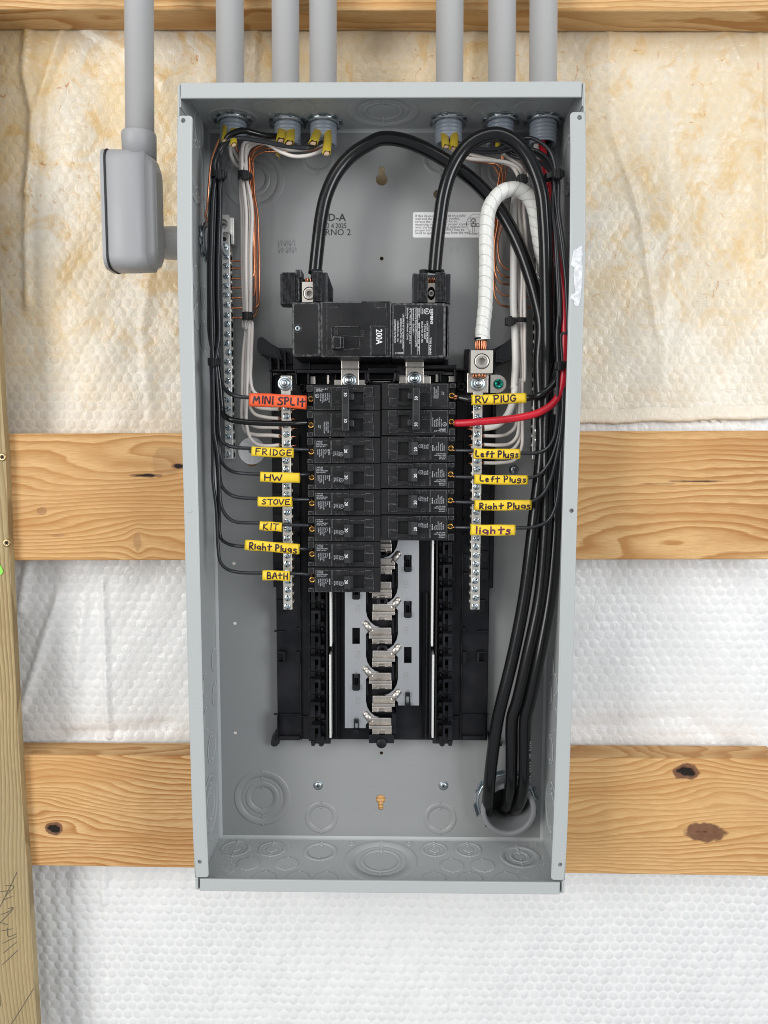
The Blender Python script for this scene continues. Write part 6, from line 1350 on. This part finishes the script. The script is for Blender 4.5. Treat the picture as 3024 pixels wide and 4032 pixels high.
# ------------------------------------------------------------------ hand lettered sleeves on the wires
LET = {
 'M': [[(0,0),(.12,1),(.35,.35),(.62,1),(.72,0)]], 'I': [[(.2,1),(.18,0)]], 'N': [[(.02,0),(.08,1),(.55,.05),(.62,1)]], 'S': [[(.55,.9),(.3,1),(.08,.75),(.3,.52),(.5,.3),(.3,.02),(.0,.08)]],
 'P': [[(.1,0),(.1,1)],[(.02,.98),(.4,1),(.52,.75),(.35,.52),(.12,.48)]], 'L': [[(.1,1),(.1,.05),(.5,.0)]], 'T': [[(.0,.98),(.62,1.0)],[(.32,.98),(.3,0)]], 't': [[(.25,1),(.25,0)],[(.0,.58),(.55,.66)]],
 'F': [[(.1,1),(.08,0)],[(.1,.98),(.55,1)],[(.1,.55),(.45,.58)]], 'R': [[(.1,0),(.1,1)],[(.05,.95),(.4,1),(.5,.78),(.35,.55),(.12,.5)],[(.2,.5),(.55,.0)]], 'D': [[(.1,1),(.1,0)],[(.05,1),(.4,.9),(.58,.5),(.4,.1),(.05,.02)]],
 'G': [[(.55,.85),(.3,1),(.05,.6),(.12,.12),(.4,.0),(.58,.3),(.6,.45),(.35,.42)]], 'E': [[(.1,1),(.08,0)],[(.1,.98),(.55,1)],[(.1,.52),(.45,.55)],[(.08,.02),(.55,.03)]], 'H': [[(.08,1),(.08,0)],[(.55,1),(.52,0)],[(.08,.5),(.55,.52)]],
 'W': [[(.0,1),(.2,.05),(.42,.7),(.62,.05),(.85,1)]], 'O': [[(.3,1),(.05,.6),(.15,.08),(.45,.05),(.6,.5),(.5,.95),(.28,1)]], 'V': [[(.0,1),(.25,.02),(.58,1)]], 'K': [[(.1,1),(.06,0)],[(.5,1),(.12,.45),(.52,.0)]],
 'B': [[(.1,1),(.08,0)],[(.06,1),(.4,.95),(.42,.62),(.12,.54)],[(.12,.54),(.5,.42),(.48,.08),(.06,.0)]], 'A': [[(.0,0),(.3,1),(.55,.0)],[(.1,.38),(.48,.4)]], 'U': [[(.05,1),(.08,.15),(.3,.0),(.5,.15),(.52,1)]],
 'i': [[(.12,.55),(.12,0)],[(.12,.82),(.13,.76)]], 'g': [[(.45,.5),(.2,.6),(.05,.35),(.25,.15),(.45,.3),(.48,.55),(.45,-.1),(.25,-.25),(.02,-.15)]], 'h': [[(.06,1),(.06,0)],[(.06,.35),(.25,.55),(.42,.4),(.42,0)]],
 'l': [[(.1,1),(.1,0)]], 'u': [[(.05,.55),(.08,.1),(.28,.02),(.42,.2),(.44,.55)],[(.44,.3),(.46,0)]], 's': [[(.4,.5),(.2,.6),(.08,.42),(.3,.28),(.38,.1),(.18,-.05),(.02,.04)]], 'e': [[(.05,.32),(.42,.36),(.3,.6),(.08,.45),(.1,.1),(.3,.0),(.48,.1)]],
 'f': [[(.42,.92),(.25,1.0),(.18,.8),(.16,0)],[(.02,.5),(.4,.54)]], '6': [[(.4,.95),(.12,.5),(.15,.08),(.42,.1),(.42,.4),(.16,.4)]], ' ': []}
ADV = {'M':.9,'I':.42,'W':1.02,'i':.34,'l':.28,' ':.38,'t':.66,'f':.56}
def sleeve(f, p0, p1, hpx, words, label, m='ylabel', ink='marker', d=62., lift=.0, u0=.06, u1=.94, hh=.52, sag=0., vs_=0., pen=.1, wr_=1.75):
    a = Q(f, *p0, d); b = Q(f, *p1, d); sc = FR[f][2]; k = np.linalg.norm(np.array(Q(f, p0[0], p0[1]-hpx/2, d))-np.array(Q(f, p0[0], p0[1]+hpx/2, d)))
    A = k/2; t = thing('wire_sleeve', label, 'wire label', tuple((np.array(a)+np.array(b))/2), 'hand lettered sleeves on the wires')
    ax = np.array(b)-np.array(a); L = np.linalg.norm(ax); ax /= L; up = np.array((-ax[1], ax[0], 0)); up /= np.linalg.norm(up); out = np.array((0,0,1.)); Bd = max(A*.5, wr_+1.1)
    rg = random.Random(len(label)); w1, w2 = rg.uniform(0,6), rg.uniform(0,6)
    def surf(u, v, e=0.):   # u 0..1 along, v -1..1 across the front
        c = np.array(a)+ax*L*u+up*(sag*math.sin(PI*u)+.25*math.sin(u*5+w1)); bd = Bd*(1+.18*math.sin(u*7+w2))*(1-.25*math.exp(-((u-.03)/.05)**2)-.25*math.exp(-((u-.97)/.05)**2))
        v = max(-1, min(1, v)); hgt = bd*(1-abs(v)**2.6)**.5
        return c+up*A*v*(1+.03*math.sin(u*9+w1))+out*(hgt+e)
    def ringp(u, s_=1.):
        o_ = []
        for k_ in range(20):
            an = 2*PI*k_/20; v = math.cos(an); v = math.copysign(abs(v)**.75, v); q = surf(u, v*.999); c = np.array(a)+ax*L*u+up*(sag*math.sin(PI*u)+.25*math.sin(u*5+w1)); h = (q-c)[2]
            sgn = 1 if math.sin(an) >= 0 else -1; o_.append(tuple(c+up*A*s_*v*(1+.03*math.sin(u*9+w1))+out*(h*s_*sgn)))
        return o_
    mb = MB(); N = 22; vs = []; us = [0]+[i/(N-1) for i in range(N)]+[1]
    vs += ringp(.02, .88)
    for i in range(N): vs += ringp(i/(N-1))
    vs += ringp(.98, .88); m_ = N+2
    mb.add(vs, [(i*20+k_, (i+1)*20+k_, (i+1)*20+(k_+1)%20, i*20+(k_+1)%20) for i in range(m_-1) for k_ in range(20)], 0, True)
    mb.build('sleeve', M[m], t)
    # lettering
    tot = sum(ADV.get(c, .72) for c in words)-.15; mb = MB(); x = 0; span = (u1-u0)
    for ci, c in enumerate(words):
        jz = rg.uniform(-.06,.06); js = rg.uniform(.9,1.08)
        for st in LET[c]:
            def fn(u, v, z): return tuple(surf(u, v, .12))
            pts = [(u0+span*(x+sx_*js)/tot, (sy_*2-1)*hh*js+jz+vs_) for sx_, sy_ in st]
            # pen strokes in surface coordinates: keep width even in mm
            q = catmull([(p_[0]*L, p_[1]*A, 0) for p_ in pts], 5) if len(pts) > 2 else [np.array((pts[0][0]*L+(pts[1][0]-pts[0][0])*L*t_, pts[0][1]*A+(pts[1][1]-pts[0][1])*A*t_, 0)) for t_ in (0,.25,.5,.75,1)]
            wdt = A*pen*2.4; o_ = []
            for i in range(len(q)):
                tt = q[min(i+1,len(q)-1)]-q[max(i-1,0)]; l = max(1e-6, np.hypot(tt[0], tt[1])); nx, ny = -tt[1]/l, tt[0]/l; ww = wdt/2*(1+.15*math.sin(i*1.3+ci)); e0 = -tt[:2]/l*ww*.6*(i == 0)+tt[:2]/l*ww*.6*(i == len(q)-1)
                for s_ in (1,-1): X = q[i][0]+nx*ww*s_+e0[0]; Y = q[i][1]+ny*ww*s_+e0[1]; o_.append(tuple(surf(X/L, Y/A, .14)))
            mb.add(o_, [(2*i+1, 2*i+3, 2*i+2, 2*i) for i in range(len(q)-1)]); 
        x += ADV.get(c, .72)
    mb.build('handwriting', M[ink], t); return t
sleeve('z3',(543,622),(975,643),102,'MINI SPLIt','orange sleeve hand lettered MINI SPLIT at the top left', 'olabel', d=62, wr_=2.1, u0=.08, u1=.97, hh=.52)
sleeve('z3',(560,1012),(878,1028),74,'FRIDGE','yellow sleeve hand lettered FRIDGE', u0=.09, u1=.96, hh=.62)
sleeve('z3',(626,1205),(925,1217),78,'HW','yellow sleeve hand lettered HW', u0=.10, u1=.57, hh=.6, pen=.11)
sleeve('z3',(607,1393),(867,1398),76,'STOVE','yellow sleeve hand lettered STOVE', u0=.13, u1=.93, hh=.5)
sleeve('z3',(622,1574),(790,1590),70,'KIT','short yellow sleeve hand lettered KIT', u0=.16, u1=.84, hh=.68)
sleeve('z3',(510,1723),(922,1753),78,'Right Plugs','left hand yellow sleeve hand lettered Right Plugs', u0=.08, u1=.97, hh=.62, vs_=-.05, pen=.12)
sleeve('z3',(643,1952),(850,1957),76,'BAtH','yellow sleeve hand lettered BATH, lowest on the left', u0=.17, u1=.93, hh=.6, pen=.11)
sleeve('z4',(748,598),(1145,586),76,'RV PlUG','yellow sleeve hand lettered RV PLUG', u0=.06, u1=.80, hh=.62, pen=.115, d=62, wr_=3.1)
sleeve('z4',(763,988),(1102,992),76,'Left Plugs','upper yellow sleeve hand lettered Left Plugs', u0=.04, u1=.98, hh=.6, pen=.12)
sleeve('z4',(768,1174),(1158,1181),70,'Left Plugs','lower yellow sleeve hand lettered Left Plugs', u0=.10, u1=.98, hh=.6, vs_=.2, pen=.12)
sleeve('z4',(770,1362),(1183,1362),76,'Right Plugs','right hand yellow sleeve hand lettered Right Plugs', u0=.08, u1=.99, hh=.6, vs_=-.15, pen=.12)
sleeve('z4',(741,1541),(1066,1544),80,'lights','yellow sleeve hand lettered lights in purple, lowest on the right', ink='marker2', u0=.11, u1=.92, hh=.66, pen=.12)

# ------------------------------------------------------------------ cable ties
GT = 'black cable ties round the wire bundles'
def cable_tie(f, x, y, wpx, hpx, d, dep, label, head=(0,0), head_w=9, tilt=0., tail=None):
    c = Q(f, x, y, d); a = Q(f, x-wpx/2, y, d); b = Q(f, x+wpx/2, y, d); A = (b[0]-a[0])/2; hh = abs(Q(f, x, y-hpx/2, d)[1]-Q(f, x, y+hpx/2, d)[1])/2
    t = thing('cable_tie', label, 'cable tie', c, GT); mb = MB(); n_ = 26; vs = []
    for s_, r_ in ((-1,.9),(-1,1.),(1,1.),(1,.9)):
        for k in range(n_):
            an = 2*PI*k/n_; ca, sa = math.cos(an), math.sin(an); X = A*math.copysign(abs(ca)**.7, ca)*r_; Dd = dep*math.copysign(abs(sa)**.7, sa)*r_
            vs.append((c[0]+X, c[1]+hh*s_+X*tilt, c[2]+Dd))
    mb.add(vs, [(i*n_+k, i*n_+(k+1)%n_, ((i+1)%4)*n_+(k+1)%n_, ((i+1)%4)*n_+k) for i in range(4) for k in range(n_)], 0, False); mb.build('strap', M['plastic'], t)
    hx_ = Q(f, x+head[0], y+head[1], d+dep); w_ = head_w/2; mb = MB()
    mb.box(hx_[0]-w_, hx_[0]+w_, hx_[1]-w_*.85, hx_[1]+w_*.85, hx_[2]-1.5, hx_[2]+4.2, .9, 0, 0); mb.box(hx_[0]-w_*.45, hx_[0]+w_*.4, hx_[1]-w_*1.1, hx_[1]+w_*1.05, hx_[2]+2, hx_[2]+5.4, .5); 
    mb.box(hx_[0]+w_*.9, hx_[0]+w_*1.35, hx_[1]-w_*.5, hx_[1]+w_*.6, hx_[2], hx_[2]+3, .4)
    mb.build('head', [M['plastic']], t)
    if tail:
        p0 = hx_; p1 = Q(f, x+tail[0], y+tail[1], d+dep+2); mb = MB(); mb.tube([p0, p1], 2.1, 8, flat=.3); mb.build('tail', M['plastic'], t)
cable_tie('zl',372,930,112,62,52,9,'cable tie round the black wires at the top left',(28,-2),9)
cable_tie('zl',618,930,104,62,28,8,'cable tie round the white wires at the top left',(18,6),8.5)
cable_tie('z3',278,338,92,50,54,9,'cable tie round the black wires halfway down the left side',(-8,8),8)
cable_tie('zg',935,1690,136,104,25,7,'cable tie round the white wires halfway down the left side',(2,0),7)
cable_tie('zt',1232,935,150,52,66,7,'cable tie round the black wires at the top right',(60,-15),9, .25)
cable_tie('zt',955,972,90,70,34,7,'cable tie on the white wires behind the white taped loop',(0,0),9)
cable_tie('zr',502,1078,156,50,30,9,'cable tie with its head at the left of the right white bundle',(-96,6),9)
cable_tie('z4',1405,350,75,50,70,9,'cable tie round the red and black wires halfway down the right side',(-22,4),8.5)
for o in bpy.data.objects:
    if '_o' in o: del o['_o']
